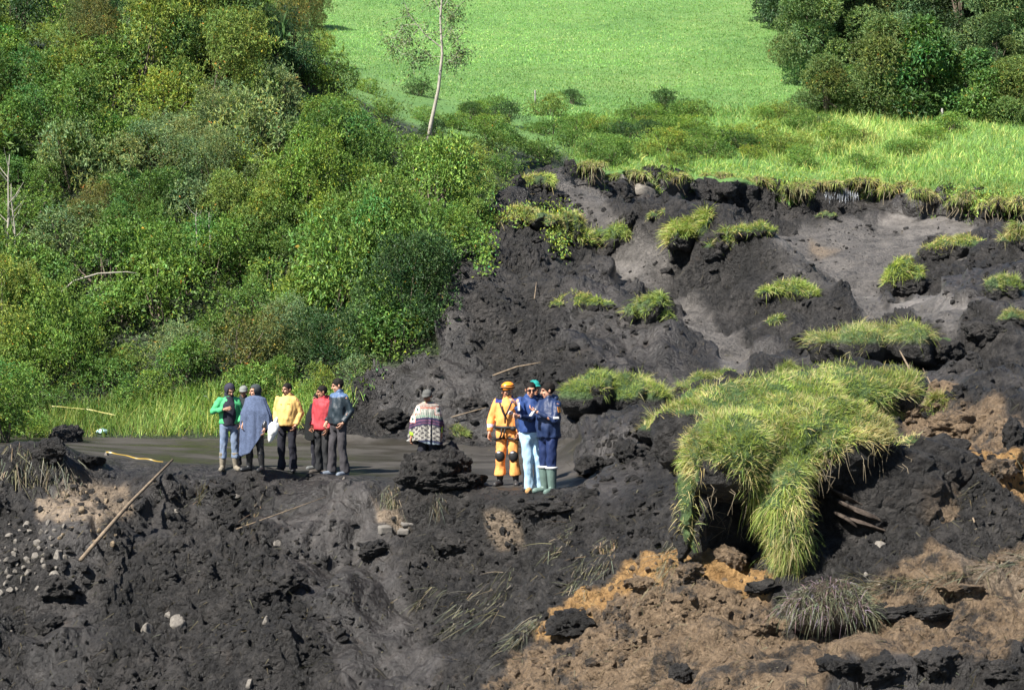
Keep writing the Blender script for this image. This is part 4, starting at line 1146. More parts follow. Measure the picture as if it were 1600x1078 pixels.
for a in [([(690,985),(720,930),(770,900),(800,880),(815,900),(790,950),(740,985)], 260, DL, .55, .016, 'long muddy grass blades combed flat down the near slope', 71, [M_MUDGRASS]),
          ([(850,870),(880,818),(902,815),(900,840),(870,875)], 160, DL, .45, .014, 'small pale combed grass tuft below the green rubber boots', 72, [M_MUDGRASS]),
          ([(880,930),(905,870),(950,840),(965,850),(955,890),(915,925)], 520, (-.4, -.4, -.7), .42, .013, 'thick grey-green matted grass left of the huge turf block', 73, [M_MUDGRASS]),
          ([(925,850),(968,838),(962,880),(945,880)], 200, (-.1, -.4, -.8), .34, .013, 'brown dead grass hanging above the matted grass', 74, [M_DRYGRASS]),
          ([(785,1020),(815,970),(850,955),(852,970),(820,1000)], 420, DL, .36, .013, 'yellow-green flattened tuft beside the ochre clay', 75, [M_MUDGRASS]),
          ([(1025,890),(1045,845),(1085,835),(1085,885)], 320, (-.35, -.4, -.6), .42, .012, 'grey-green drooping tuft at the left foot of the huge block', 76, [M_MUDGRASS]),
          ([(595,770),(612,755),(628,760),(622,790),(600,790)], 240, (.02, -.25, -.95), .62, .014, 'straw grass hanging straight down the roadside cut', 77, [M_MUDGRASS]),
          ([(670,775),(690,768),(700,790),(675,800)], 70, (.1, -.25, -.9), .42, .012, 'thin straw wisps on the cut below the mud lump', 78, [M_MUDGRASS]),
          ([(300,790),(312,755),(322,765),(312,800)], 60, (.15, -.3, .85), .40, .016, 'upright dry reed stalks on the slope below the stick', 79, [M_DRYGRASS]),
          ([(380,830),(395,780),(410,790),(395,830)], 60, (-.2, -.35, -.85), .42, .016, 'dry straw wisps below the green-jacketed man', 80, [M_DRYGRASS]),
          ([(1310,925),(1380,905),(1480,900),(1480,912),(1390,925),(1320,940)], 380, (-.8, -.3, .05), .38, .012, 'line of dead grass lying across the brown clay', 81, [M_MUDGRASS]),
          ([(1480,895),(1600,868),(1630,872),(1600,885),(1500,905)], 260, (-.8, -.25, -.1), .42, .012, 'dark dead grass rim at the lower right', 82, [M_MUDGRASS]),
          ([(1440,900),(1330,895),(1260,915),(1290,935),(1400,915)], 200, (-.6, -.4, .1), .34, .011, 'dead straw tangle behind the line of dead grass', 83, [M_DRYGRASS]),
          ([(640,955),(660,915),(700,900),(700,930)], 50, DL, .5, .014, 'few buried grass blades on the near slope', 84, [M_MUDGRASS])]:
    mat_grass(*a)
# grey dirty grass clump on the clay
h = hit(1295, 985); g = np.random.default_rng(90)
Vs, Fs = ICO[4]; Vs = pressed(Vs * [.55, .42, .33], 8, .06, 3, .03, 8, .05, 6); o = np.array(h[0]) + [0, 0, .12]
e = empty('grass_clump', o); tag(e, 'grey mud-covered grass clump sitting on the brown clay', 'grass clump')
link('soil', np_mesh('clump_soil', Vs + [0, 0, .12], Fs, [M_SOIL], True, attrs=soil_attrs(len(Vs), .3)), e)
gp, gn = surface_samples(Vs + [0, 0, .12], Fs, 3600, g, lambda P, n: (n[:, 2] > -.2) & (P[:, 2] > .05))
link('grass', turf_tuft([M_MUDGRASS], gp, gn, g, .26, .010, (-.1, -.45, 0), .9, .3, 'clump_grass', .5, 3), e)

# reeds and ferns of the left bank
g = np.random.default_rng(93)
for (poly, n, dv, lab) in [([(20,705),(75,690),(120,715),(120,745),(60,770),(25,760)], 260, (.05, -.35, -.9), 'long pale reed leaves hanging down the left bank'),
                           ([(85,770),(125,735),(135,750),(110,790)], 60, (-.25, -.35, -.8), 'bundle of straw reeds beside the tan gravel'), ([(0,700),(40,690),(50,740),(0,760)], 150, (-.1, -.3, -.9), 'dark hanging stalks at the left edge of the bank')]:
    mat_grass(poly, n, dv, .62, .022, lab, len(lab), [M_MUDGRASS], .3, .08, .3)
for i, (u, v, s, k) in enumerate([(8, 690, .8, 'bright'), (45, 682, .5, 'bright'), (-25, 690, .8, 'mid')]):
    h = hit(u, v); put_bush(k, i, np.array(h[0]) + [0, -.1, -.03], s, 1.0, i * 2, ['bright fern-like shrub at the left end of the near bank', 'smaller bright fern shrub on the near left bank', 'green shrub at the very left edge of near bank'][i], None, 'fern', 'fern')

# ---- loose mud lumps and clods
LUMP = []
for q in range(6):
    Vs, Fs = ICO[5]; Vs = facet(Vs * (1 + .25 * fbm(Vs + q * 9, 1.1, 2, q))[:, None], q, 8, .5, .9)
    Vs = pressed(Vs, q, .13, 2.0, .07, 6, .34, 2.4); Vs = pressed(Vs, q + 30, .03, 12, .02, 22, .14, 6)
    LUMP.append(np_mesh('lump', Vs, Fs, [M_SOIL], True, attrs=soil_attrs(len(Vs))))
CLAYL = []
for q in range(3):
    m = LUMP[q].copy(); CLAYL.append(m)
    arr = np.tile([0, 0, 1, 1], (len(m.vertices), 1)).astype(np.float32); m.color_attributes['m1'].data.foreach_set('color', arr.ravel())
def lump(u, v, wpx, hpx, label, group=None, q=0, meshes=LUMP, name='mud_lump', sink=.36, depth=.8, Y=None):
    h = hit(u, v)
    if h is None: return
    p = np.array(h[0]) if Y is None else at(u, v, Y)
    k = pxm(p[1]); rx, rz = wpx / 2 / k, hpx / 2 / k
    if Y is not None: p[2] -= rz * (1 - sink * 2)
    o = link(name, meshes[q % len(meshes)], loc=(p[0], p[1] + rx * .2, p[2] + rz * (1 - sink * 2)), rot=(0, 0, (u * 1.7 + q) % 6.28 * .25), scale=(rx, rx * depth, rz))
    return tag(o, label, 'mud lump', group)
for i, (u, v, w, hh) in enumerate([(702, 728, 92, 72), (650, 735, 56, 66), (672, 727, 66, 78), (640, 752, 66, 34), (735, 750, 64, 36), (692, 757, 110, 34)]):
    lump(u, v, w, hh, ['large mud lump in front of the patterned poncho', 'mud lump left of the large one by the poncho', 'mud lump against the legs of the patterned poncho', 'low mud lump at the left foot of the poncho mound', 'low mud lump at the right foot of the poncho mound', 'flat mud lump at the front of the poncho mound'][i], None, i + 2, Y=37.6)
for i, (u, v, w, hh, lab) in enumerate([
        (730, 752, 40, 34, 'small mud lump right of the large one'), (1035, 680, 110, 70, 'undercut black mud block left of the turf'), (985, 715, 70, 50, 'rounded mud lump right of the green boots'), (925, 735, 80, 44, 'low mud lump beside the green boots'),
        (104, 690, 62, 46, 'black mud hump at the near left road edge'), (75, 720, 60, 50, 'mud lump below the left road hump'), (140, 725, 54, 30, 'mud lump at the end of the yellow tape'),
        (1120, 392, 60, 52, 'black crumbling peak of the mud wedge'), (988, 345, 30, 30, 'dark mud ball below the pale boulder'), (1470, 385, 60, 30, 'dark lump on the edge of slip surface'),
        (1418, 455, 84, 44, 'dark block foot under the green-topped mud block'), (1310, 528, 70, 34, 'dark lump above the long turf block'), (1545, 530, 90, 60, 'big black lump on the right mud bank'),
        (1480, 560, 70, 50, 'black lump right of the long turf block'), (1590, 690, 60, 60, 'black lump at right edge beside brown clay'), (905, 985, 110, 60, 'black lump at the edge of the ochre clay'),
        (1395, 962, 90, 34, 'black lump lying on the brown clay'), (1455, 968, 80, 30, 'second black lump lying on the brown clay'), (1310, 1050, 80, 48, 'black lump at the bottom right'), (1470, 1045, 90, 56, 'large black lump at the bottom right'),
        (1390, 1052, 90, 50, 'black lump between two others at the bottom right'), (1570, 1055, 70, 44, 'black lump at the bottom right corner'), (1065, 1060, 44, 40, 'black lump at the bottom on the clay'), (1190, 925, 80, 26, 'black lump below the hanging turf tongue'), (1240, 940, 70, 30, 'black lump beside the grey grass clump'),
        (420, 940, 60, 40, 'dark mud block on the near slope'), (450, 915, 80, 44, 'slab-like mud block on the near slope'), (90, 925, 70, 50, 'pale-crusted mud lump on the lower left slope'), (70, 985, 60, 46, 'mud lump at the lower left'), (580, 870, 64, 36, 'mud lump below the concrete fragments'), (700, 860, 60, 30, 'grey mud slab below the cut'),
        (850, 800, 80, 34, 'mud ridge below the tan shoes'), (620, 660, 90, 40, 'mud pile left of the patterned poncho'), (740, 640, 70, 36, 'mud pile behind the poncho man'), (905, 620, 60, 40, 'mud lump under the green turf mound')]):
    lump(u, v, w, hh, lab, None, i)
for i, (u, v, w, hh, lab) in enumerate([(1430, 650, 90, 50, 'brown clay mound behind the huge turf block'), (1500, 680, 110, 66, 'large brown clay mound right of the huge block'), (1470, 720, 70, 44, 'brown clay lump in front of the large mound'), (1140, 880, 60, 50, 'ochre clay lump under the hollow of the huge block'),
        (1080, 900, 54, 36, 'ochre clay lump left of the hollow'), (1195, 985, 60, 44, 'smooth round clay lump left of the grey grass'), (1010, 920, 70, 34, 'ochre clay lump at the left clay edge'), (1560, 745, 60, 50, 'ochre-streaked clay lump at the right'), (1570, 1045, 22, 22, 'small orange clay ball at bottom right'), (1500, 925, 90, 30, 'pale clay lump at the lower right')]):
    lump(u, v, w, hh, lab, None, i, CLAYL, 'clay_lump')

# countless small clods, plus fibres
g = np.random.default_rng(123)
MUDR = [(-60, 740), (560, 745), (640, 700), (560, 690), (600, 590), (690, 560), (700, 420), (780, 330), (880, 270), (1640, 320), (1640, 1100), (-60, 1100)]
def mud_points(n, boxr, g, maxy=90):
    u = g.uniform(boxr[0], boxr[1], n); v = g.uniform(boxr[2], boxr[3], n); ok = in_poly(u, v, MUDR)
    out = []
    for a, b in zip(u[ok], v[ok]):
        d = unit(rays(a, b)); h = TERRAIN.ray_cast(Vector(CAM), Vector(d))
        if h[0] is not None: out.append((*h[0], *h[1], h[2]))
    return np.array(out)
MP = mud_points(26000, (-60, 1660, 270, 1095), g)
qcl = qc[MP[:, 6].astype(int)]
dens = np.clip(.45 + 1.2 * fbm(MP[:, :3], .55, 3, 17), 0.03, 1)
k = (g.random(len(MP)) < dens) & ((qcl == 0) | (qcl == 4))
MC, qk = MP[k], qcl[k]
bV0, bF0 = ICO[2]
protos = [facet(bV0 * (1 + .4 * fbm(bV0 + 7 * q, 1.5, 2, q))[:, None], q, 6, .35, .8) for q in range(8)]
for nm, sel, mt, at_, lab in [('mud_clods', qk == 0, M_SOIL, (0, 0, 0), 'countless small black mud clods strewn over the slide'), ('clay_clods', qk == 4, M_SOIL, (0, 0, .9), 'countless small brown crumbs strewn over the clay')]:
    pts_ = MC[sel][:5500]; Vv, Ff, A = [], [], []
    sizes = (.014 + .055 * g.random(len(pts_)) ** 4 * 1.5) * np.clip(pts_[:, 1] / 34, .8, 1.9)
    for i, p in enumerate(pts_):
        s = sizes[i] * g.uniform(.55, 1.4, 3) * .85
        v_ = protos[i % 8] * s; a = g.uniform(0, 6.28)
        Vv.append(v_ @ rotz(a).T + p[:3] + p[3:6] * sizes[i] * .05); Ff.append(bF0 + i * len(bV0))
    Vv = np.concatenate(Vv); Ff = np.concatenate(Ff)
    o = link(nm, np_mesh(nm, Vv, Ff, [mt], False, attrs={'m1': np.tile(at_, (len(Vv), 1)), 'm2': np.zeros((len(Vv), 3))})); tag(o, lab, 'clods', kind='stuff')
fp = MP[g.permutation(len(MP))[:2600]]; n = len(fp)
V, F, m = blade_geo(fp[:, :3] + fp[:, 3:6] * .02, g.normal(size=(n, 3)) * [.7, .5, .4] + np.array(DL) * .8, g.uniform(.08, .32, n), g.uniform(.006, .012, n), .2, g, 2)
c = vary(g, n, .5, .1) * .42
tag(link('straw', np_mesh('straw', V, F, [M_DRYGRASS], col=np.repeat(c, m, 0))), 'bits of straw and root fibre scattered in the mud', 'straw', kind='stuff')

# ---- stones
M_STONE = mat_simple('pale_stone', (.165, .15, .13), .85, .2, .3, 5, .5, 18, dirt=(.06, .05, .045), dirt_amt=.8)
M_TANROCK = mat_simple('tan_rock', (.20, .155, .105), .9, .1, .35, 6, .6, 18, dirt=(.08, .06, .045), dirt_amt=.6)
STONE = []
for q in range(6):
    Vs, Fs = ICO[4]; Vs = facet(Vs, q + 3, 12, .5, .85)
    Vs = Vs * (1 + .10 * fbm(Vs + q * 5, 1.6, 3, q))[:, None]; STONE.append(np_mesh('stone', Vs, Fs, [M_STONE], True))
def stone(u, v, wpx, label, group=None, q=0, mat=None, flat=.72):
    h = hit(u, v)
    if h is None: return
    p = np.array(h[0]); r = wpx / 2 / pxm(p[1]) * 1.15
    me = STONE[q % 6]
    if mat is not None: me = me.copy(); me.materials[0] = mat
    o = link('stone', me, loc=(p[0], p[1], p[2] - r * .12), rot=(q * .7, q * .4, q * 1.9), scale=(r, r * .9, r * flat))
    return tag(o, label, 'stone', group)
g = np.random.default_rng(55)
done = []
while len(done) < 64:
    u = g.uniform(-10, 100); v = 905 - (u + 10) * .6 + g.normal() * 34
    w = g.uniform(6, 20) * g.uniform(.6, 1)
    if v < 815 or any(abs(u - a) < 9 and abs(v - b) < 8 for a, b in done): continue
    done.append((u, v)); stone(u, v, w, 'pale rounded stone in the spill below the left bank', 'pale stones spilled below the left bank', len(done))
for i in range(26):
    u, v = g.uniform(85, 190), g.uniform(760, 850)
    stone(u, v, g.uniform(5, 13), 'small tan stone in the gravel patch of the left bank', 'stones of the tan gravel patch', i, M_TANROCK)
for i, (u, v, w, lab) in enumerate([(1006, 297, 38, 'pale boulder under the left end of the scarp'), (1022, 287, 14, 'small pale stone above the pale boulder'), (932, 268, 10, 'small pale stone sitting on the scarp lip'), (90, 870, 24, 'largest pale stone at the end of the spill'),
        (276, 970, 30, 'pale chalky lump on the near slope'), (230, 985, 28, 'left pale chalky lump on the near slope'), (262, 962, 16, 'small chalky chip on the near slope'), (435, 850, 16, 'whitish pebble on the slope below the yellow jacket'), (275, 798, 12, 'white chip below the stick'),
        (370, 775, 11, 'white chip below the men in rubber boots'), (1355, 898, 11, 'white chip under the huge turf block'), (415, 970, 18, 'pale flake right of the mud block'), (390, 1067, 18, 'pale stone at the bottom edge'), (538, 748, 7, 'tiny white pebble by the navy man'), (1378, 852, 26, 'brown peat piece in the big block face')]):
    stone(u, v, w, lab, None, i, None)
# concrete fragments in the roadside cut
M_CONC = mat_simple('concrete', (.14, .13, .115), .85, .2, .2, 6, .4, 30, dirt=(.06, .05, .045), dirt_amt=.7)
for i, (u, v, w, hh, a, lab) in enumerate([(602, 828, .22, .15, .25, 'left pale concrete fragment in the roadside cut'), (631, 831, .20, .11, -.1, 'right pale concrete fragment in the roadside cut'), (636, 818, .22, .07, .25, 'thin concrete flake above the right fragment')]):
    h = hit(u, v); Vb, Fb = box((0, 0, 0), (w, .25, hh), rotz(a))
    Vb, Fb, _n = remesh(*(lambda q: (q[0], np.concatenate([q[1][:, [0, 1, 2]], q[1][:, [0, 2, 3]]])))((Vb, Fb)), .02, 2)
    Vb = Vb + .015 * np.stack([fbm(Vb + i, 6, 2, 1), fbm(Vb + i, 6, 2, 2), fbm(Vb + i, 6, 2, 3)], -1)
    tag(link('concrete_fragment', np_mesh('concrete_fragment', Vb, Fb, [M_CONC], True), loc=np.array(h[0]) + [0, .0, 0]), lab, 'concrete')

# peat layers in the face of the big block
M_PEAT = mat_simple('peat', (.050, .038, .030), .8, .25, .45, 7, 1.0, 22)
for i, (u, v, w, rot, lab) in enumerate([(1320, 775, .42, .45, 'upper layered peat slab in the huge block face'), (1345, 800, .46, .4, 'middle layered peat slab in the huge block face'), (1370, 825, .40, .35, 'lower layered peat slab in the huge block face'), (1330, 815, .30, .5, 'short peat slab under the middle one')]):
    d = unit(rays(u, v)); h = BT.ray_cast(Vector(CAM), Vector(d))
    Vs, Fs = ICO[3]; Vs = pressed(facet(Vs, i, 10, .4, .8) * [w, .20, .055], i, .03, 4, .02, 14, .03, 9)
    Vs = Vs + [0, 0, 0]; ca, sa = math.cos(-rot), math.sin(-rot)
    Vs = Vs @ np.array([[ca, 0, -sa], [0, 1, 0], [sa, 0, ca]]).T
    tag(link('peat_slab', np_mesh('peat_slab', Vs, Fs, [M_PEAT], True), loc=np.array(h[0]) + [0, .02, 0]), lab, 'peat slab')
M_WETCLAY = mat_simple('wet_clay', (.075, .058, .045), .35, .4, .4, 4, .5, 9)
h = BT.ray_cast(Vector(CAM), Vector(unit(rays(1500, 850))))
if h[0] is not None:
    Vs, Fs = ICO[4]; Vs = pressed(Vs * [.36, .22, .30], 4, .05, 3, .015, 9)
    tag(link('clay_lump', np_mesh('wet_clay_lump', Vs, Fs, [M_WETCLAY], True), loc=np.array(h[0]) + [0, .05, -.05]), 'smooth wet brown clay lump right of the peat slabs', 'clay lump')

# ---- sticks, tape, litter, water
M_WOOD = mat_simple('dead_wood', (.19, .145, .10), .85, .15, .4, 9, .5, 40, dirt=(.05, .042, .036), dirt_amt=.7)
def stick(a, b, r, label, mid=None, name='stick', fork=None):
    A, B = np.array(hit(*a)[0]), np.array(hit(*b)[0])
    B = B + [0, -.15, .06]; A = A + [0, -.1, .05]
    if r > .033: A, B = CAM + (A - CAM) * .972, CAM + (B - CAM) * .968
    o = A.copy(); Mx = (A + B) / 2 + (np.array(mid) if mid is not None else 0)
    G = Geo().add(*tube([(0, 0, 0), (Mx - A) * .5 + (Mx - A) * .0, Mx - A, (Mx - A + B - A) / 2, B - A], [r, r * 1.05, r * .9, r * .75, r * .55], 8))
    e = empty(name, o); tag(e, label, 'stick'); link('shaft', G.mesh('shaft', [M_WOOD]), e)
    if fork is not None:
        for t, d in fork:
            G = Geo(); s = (B - A) * t; G.add(*tube([s, s + np.array(d) * .5 + [0, 0, .02], s + np.array(d)], [r * .6, r * .5, r * .3], 6))
stick((128, 878), (272, 722), .034, 'long weathered stick leaning on the roadside slope', (0, -.05, .05), fork=[(.93, (.16, -.02, .10)), (.45, (-.12, -.1, .05)), (.3, (.14, -.08, .0))])
stick((1425, 590), (1400, 545), .02, 'thin twig stuck in the black mud near the long turf block')
stick((1480, 660), (1440, 580), .018, 'long thin twig lying on the black mud bank on the right')
stick((1520, 820), (1470, 690), .012, 'thin root lying over the right clay mound', (0, -.05, .05))
stick((1290, 612), (1310, 620), .03, 'short brown stick lying on top of the huge turf block', (0, 0, .0))
stick((835, 470), (838, 445), .012, 'pale twig standing in the middle of the slide')
stick((705, 655), (760, 640), .014, 'thin twig on the mud behind the patterned poncho')
stick((770, 590), (845, 570), .02, 'rusty root lying on the slide above the orange helmet', (0, 0, .05))
stick((370, 830), (510, 780), .010, 'fine twig on the slope below the red jacket')

def ribbon(pts_uv, w, label, mat, name='caution_tape', lift=.06, twist=.5, seed=1, stripes=False):
    g = np.random.default_rng(seed)
    PP = np.array([np.array(hit(u, v)[0]) + [0, -.02, lift] for u, v in pts_uv]); t = np.linspace(0, len(PP) - 1, 50)
    PP = np.stack([np.interp(t, np.arange(len(PP)), PP[:, k]) for k in range(3)], 1)
    PP = smooth1(PP, 3); PP[:, 2] += .006 * np.sin(t * 5)
    a = twist * np.sin(t * 2.3 + seed) + .9
    S = np.stack([np.zeros(50), np.cos(a), np.sin(a)], 1) * w / 2
    V = np.concatenate([PP - S, PP + S]); i = np.arange(49)
    F = np.stack([i, i + 1, i + 51, i + 50], 1); o = PP[0]
    V2 = np.concatenate([V - o, V - o + [0, .003, .003]]); F2 = np.concatenate([F, F[:, ::-1] + 100])
    tag(link(name, np_mesh(name, V2, F2, [mat], True), loc=o), label, 'tape')
M_TAPE = mat_simple('yellow_tape', (.26, .17, .025), .4, .4, .15, 8)
M_TAPE2 = mat_simple('pale_tape', (.30, .27, .09), .5, .3, .15, 8)
ribbon([(165, 711), (185, 714), (210, 720), (235, 723), (256, 727)], .022, 'yellow caution tape lying along the near road edge', M_TAPE, seed=2)
ribbon([(80, 655), (120, 658), (150, 662), (182, 670)], .022, 'pale yellow tape strung through the far verge grass', M_TAPE2, lift=.30, seed=3)
stone(166, 711, 12, 'pale stone holding down the end of the yellow tape', None, 3)
M_PLAST = mat_simple('pale_plastic', (.45, .68, .70), .3, .5, .1, 8)
h = hit(161, 678); Vs, Fs = ICO[3]; Vs = pressed(Vs * [.15, .09, .07], 3, .03, 9, .02, 22)
tag(link('plastic_bag', np_mesh('plastic_bag', Vs, Fs, [M_PLAST], False), loc=np.array(h[0]) + [0, 0, .06]), 'crumpled pale blue plastic bag at the road verge', 'bag')
M_WATER = mat_simple('trickling_water', (.20, .215, .235), .12, .6, .2, 20)
G = Geo(); g = np.random.default_rng(17); o = None
for i in range(34):
    u = 1290 + g.random() * 55; v0 = 296 + g.random() * 5; v1 = v0 + g.uniform(8, 20)
    a, b = hit(u, v0), hit(u + g.normal() * 2, v1)
    if a is None or b is None: continue
    a, b = np.array(a[0]) + [0, -.06, 0], np.array(b[0]) + [0, -.06, 0]
    if o is None: o = a
    G.add(*tube([a - o, (a + b) / 2 - o + [0, -.02, .02], b - o], [.006, .011, .005], 5))
tag(link('water_trickle', G.mesh('water_trickle', [M_WATER]), loc=o), 'whitish water trickling down the scarp face', 'water trickle')

for o in scene.objects:
    if o.parent is not None and o.name.split('.')[0] in ('grass', 'root'): o['kind'] = 'stuff'
# ------------------------------------------------------------------ people
def rotx(a): return np.array([[1, 0, 0], [0, math.cos(a), -math.sin(a)], [0, math.sin(a), math.cos(a)]])
CLOTH = {}
def cloth(name, col, rough=.85, spec=.2, var=.16, bump=.25, dirt=None, amt=0.0):
    if name not in CLOTH: CLOTH[name] = mat_simple(name, col, rough, spec, var, 7, bump, 60, dirt=dirt, dirt_amt=amt)
    return CLOTH[name]
MUDC = (.045, .038, .032)
M_SKIN = mat_simple('skin', (.40, .235, .16), .55, .35, .06, 20, 0, use_col=True)
M_HAIR = mat_simple('hair', (.010, .008, .007), .75, .15, .3, 60, .3, 120)
M_RUBBERB = cloth('black_rubber', (.016, .017, .019), .35, .5, .2, .1, MUDC, .6)
M_MUDBOOT = cloth('mud_coated_boot', (.19, .165, .125), .85, .2, .25, .3, MUDC, .5)
M_GREENBOOT = cloth('grey_green_boot', (.10, .15, .13), .45, .4, .1, .1, MUDC, .35)
M_BLACKSHOE = cloth('black_shoe', (.018, .018, .02), .5, .4, .2, .1, MUDC, .6)
M_BLACK = cloth('black_strap', (.012, .012, .013), .6, .3, .2, .1)
M_WHITE = cloth('white_cloth', (.62, .62, .60), .7, .2, .06, .1)

SH = 1.385
class Pose:
    def __init__(s, **k):
        s.sl, s.sr = np.array([-.172, .01, SH]), np.array([.172, .01, SH])
        s.el, s.er = np.array([-.235, .03, 1.14]), np.array([.235, .03, 1.14])
        s.wl, s.wr = np.array([-.235, -.06, .90]), np.array([.235, -.06, .90])
        s.hl, s.hr = np.array([-.092, 0, .90]), np.array([.092, 0, .90])
        s.al, s.ar = np.array([-.12, .02, .09]), np.array([.12, .02, .09])
        s.kl = s.kr = None
        s.hy = s.hp = 0.0; s.toe = (-.25, .25); s.head = np.array([0, -.015, 1.595]); s.belly = 0.0
        for a, b in k.items(): setattr(s, a, np.array(b, float) if isinstance(b, (tuple, list)) and a not in ('toe',) else b)
        if s.kl is None: s.kl = (s.hl + s.al) / 2 + np.array([0, -.03, .02])
        if s.kr is None: s.kr = (s.hr + s.ar) / 2 + np.array([0, -.03, .02])
    def headM(s): return rotz(s.hy) @ rotx(s.hp)

def hand_geo(G, w, d, inward, grip=.5):
    d = unit(np.asarray(d, float)); pn = unit(np.asarray(inward, float) - d * np.dot(inward, d)); sd = np.cross(d, pn)
    M = np.stack([sd, pn, d], 1)
    def P(x, y, z): return w + M @ np.array([x, y, z])
    G.add(*ball(P(0, 0, .05), (.041, .018, .052), 12, 8, M))
    for i, (x, l) in enumerate([(-.031, .062), (-.011, .074), (.010, .070), (.030, .056)]):
        a, b = P(x, 0, .085), P(x * 1.12, .012 * grip + .004, .085 + l * .5); c = P(x * 1.15, .03 + .04 * grip, .085 + l * (.95 - .35 * grip))
        G.add(*tube([a, b, c], [.0095, .009, .007], 6))
    G.add(*tube([P(-.032, .004, .022), P(-.058, .016, .055), P(-.056, .026, .088)], [.0125, .0105, .008], 6))

def foot_pts(a, yaw, L_=.25):
    f = rotz(yaw) @ np.array([0, -1.0, 0]); b = np.array([a[0], a[1], 0])
    return b - f * .06 + [0, 0, .042], b + f * .06 + [0, 0, .045], b + f * (L_ - .10) + [0, 0, .034], b + f * (L_ - .06) + [0, 0, .030]

def head_geo(G, M, c):
    def A(V, F): G.add(V @ M.T + c, F)
    A(*ball((0, .014, .030), (.075, .095, .090), 20, 14)); A(*ball((0, -.020, -.042), (.058, .068, .076), 16, 12))
    A(*ball((0, -.064, -.092), (.027, .022, .022), 10, 8)); A(*tube([(0, -.088, .020), (0, -.104, -.008), (0, -.113, -.026), (0, -.098, -.034)], [.009, .011, .0155, .011], 8))
    A(*tube([(-.048, -.070, .028), (-.02, -.086, .031), (.02, -.086, .031), (.048, -.070, .028)], [.010] * 4, 7))
    for s in (-1, 1):
        A(*ball((s * .079, .012, -.006), (.010, .020, .031), 8, 8)); A(*ball((s * .034, -.070, -.028), (.022, .018, .018), 8, 6))
    A(*ball((0, -.084, -.060), (.025, .011, .006), 10, 6)); A(*ball((0, -.081, -.071), (.021, .011, .007), 10, 6))

def make_body(p, root, tone=(1, 1, 1), grips=(.6, .6), inl=None, inr=None, open_face=True):
    G = Geo()
    G.add(*tube([(0, 0, .86), (0, 0, 1.0), (0, 0, 1.2), (0, .01, 1.36), (0, .01, 1.44)], [(.14, .10), (.13, .095), (.15, .105), (.15, .095), (.08, .07)], 16))
    G.add(*tube([(0, .015, 1.40), (0, .012, 1.50), p.head + [0, .01, -.04]], [.062, .056, .055], 12))
    for s, e, w, inn, gr in ((p.sl, p.el, p.wl, inl, grips[0]), (p.sr, p.er, p.wr, inr, grips[1])):
        G.add(*tube([np.array([0, .01, 1.37]), s], [.06, .055], 10)); G.add(*tube([s, (s + e) / 2, e], [.055, .048, .040], 10)); G.add(*tube([e, e * .6 + w * .4, w, w + unit(w - e) * .03], [.041, .040, .027, .026], 10))
        d = unit(w - e); inn = np.array(inn) if inn is not None else np.array([-np.sign(s[0]), -.25, 0.05])
        hand_geo(G, w + d * .01, d, inn, gr)
    for h, k, a, ty in ((p.hl, p.kl, p.al, p.toe[0]), (p.hr, p.kr, p.ar, p.toe[1])):
        G.add(*tube([h, (h + k) / 2, k], [.080, .068, .052], 10)); G.add(*tube([k, k * .65 + a * .35, a], [.052, .052, .036], 10)); G.add(*tube(foot_pts(a, ty), [.034, .038, .034, .02], 8))
    head_geo(G, p.headM(), p.head)
    V, F, _ = G.arrays(); V, F, _n = remesh(V, F, .0085, 1)
    q = (V - p.head) @ p.headM()
    c = np.tile(np.asarray(tone, float), (len(V), 1))
    def paint(m, col):
        c[m] = np.asarray(col) * np.asarray(tone)
    hd = np.linalg.norm(q, axis=1) < .16
    paint(hd & (np.linalg.norm((q - [0, -.092, -.064]) / [1, 1, .4], axis=1) < .026), (.72, .45, .42))
    for s in (-1, 1):
        paint(hd & (np.linalg.norm((q - [s * .031, -.078, .008]) / [1, 1, .5], axis=1) < .016), (.10, .09, .09))
        paint(hd & (np.linalg.norm((q - [s * .033, -.082, .030]) / [1.6, 1, .42], axis=1) < .017), (.12, .10, .09))
    o = link('body', np_mesh('body', V, F, [M_SKIN], True, col=c), root)
    return o

def garment(name, G, root, mat, vox=.013, sm=3, fold=.010, fs=9.0, seed=0, post=None, label=None, attrs=None):
    V, F, _ = G.arrays(); V, F, n = remesh(V, F, vox, sm)
    if fold:
        f = fbm(V * [1, 1, .62], fs, 2, seed) + .6 * vnoise(V * [1, 1, .5], fs * 2.2, seed + 3)
        V = V + n * (fold * f)[:, None]
    if post: V, F = post(V, F)
    col = attrs(V) if attrs else np.ones((len(V), 3))
    o = link(name, np_mesh(name, V, F, [mat] if not isinstance(mat, list) else mat, True, col=col), root)
    o['_v'] = 0; del o['_v']
    if label: o['label'] = label
    GARM[o.name] = (V, F)
    return o
GARM = {}
def patch(g_obj, pos, size, mat, name='emblem', thick=.006, round_=False):
    V, F = GARM[g_obj.name]; bt = BVHTree.FromPolygons([tuple(x) for x in V.tolist()], F.tolist())
    h = bt.find_nearest(Vector(pos)); n = np.array(h[1]); c = np.array(h[0]) + n * thick * .6
    x = unit(np.cross([0, 0, 1.0], n)); z = np.cross(n, x); M = np.stack([x, -n, z], 1)
    if round_: Vb, Fb = ball(c, (size[0] / 2, thick, size[1] / 2), 14, 9, M)
    else: Vb, Fb = box(c, (size[0], thick, size[1]), M)
    return link(name, Geo().add(Vb, Fb).mesh(name, [mat], False), g_obj)

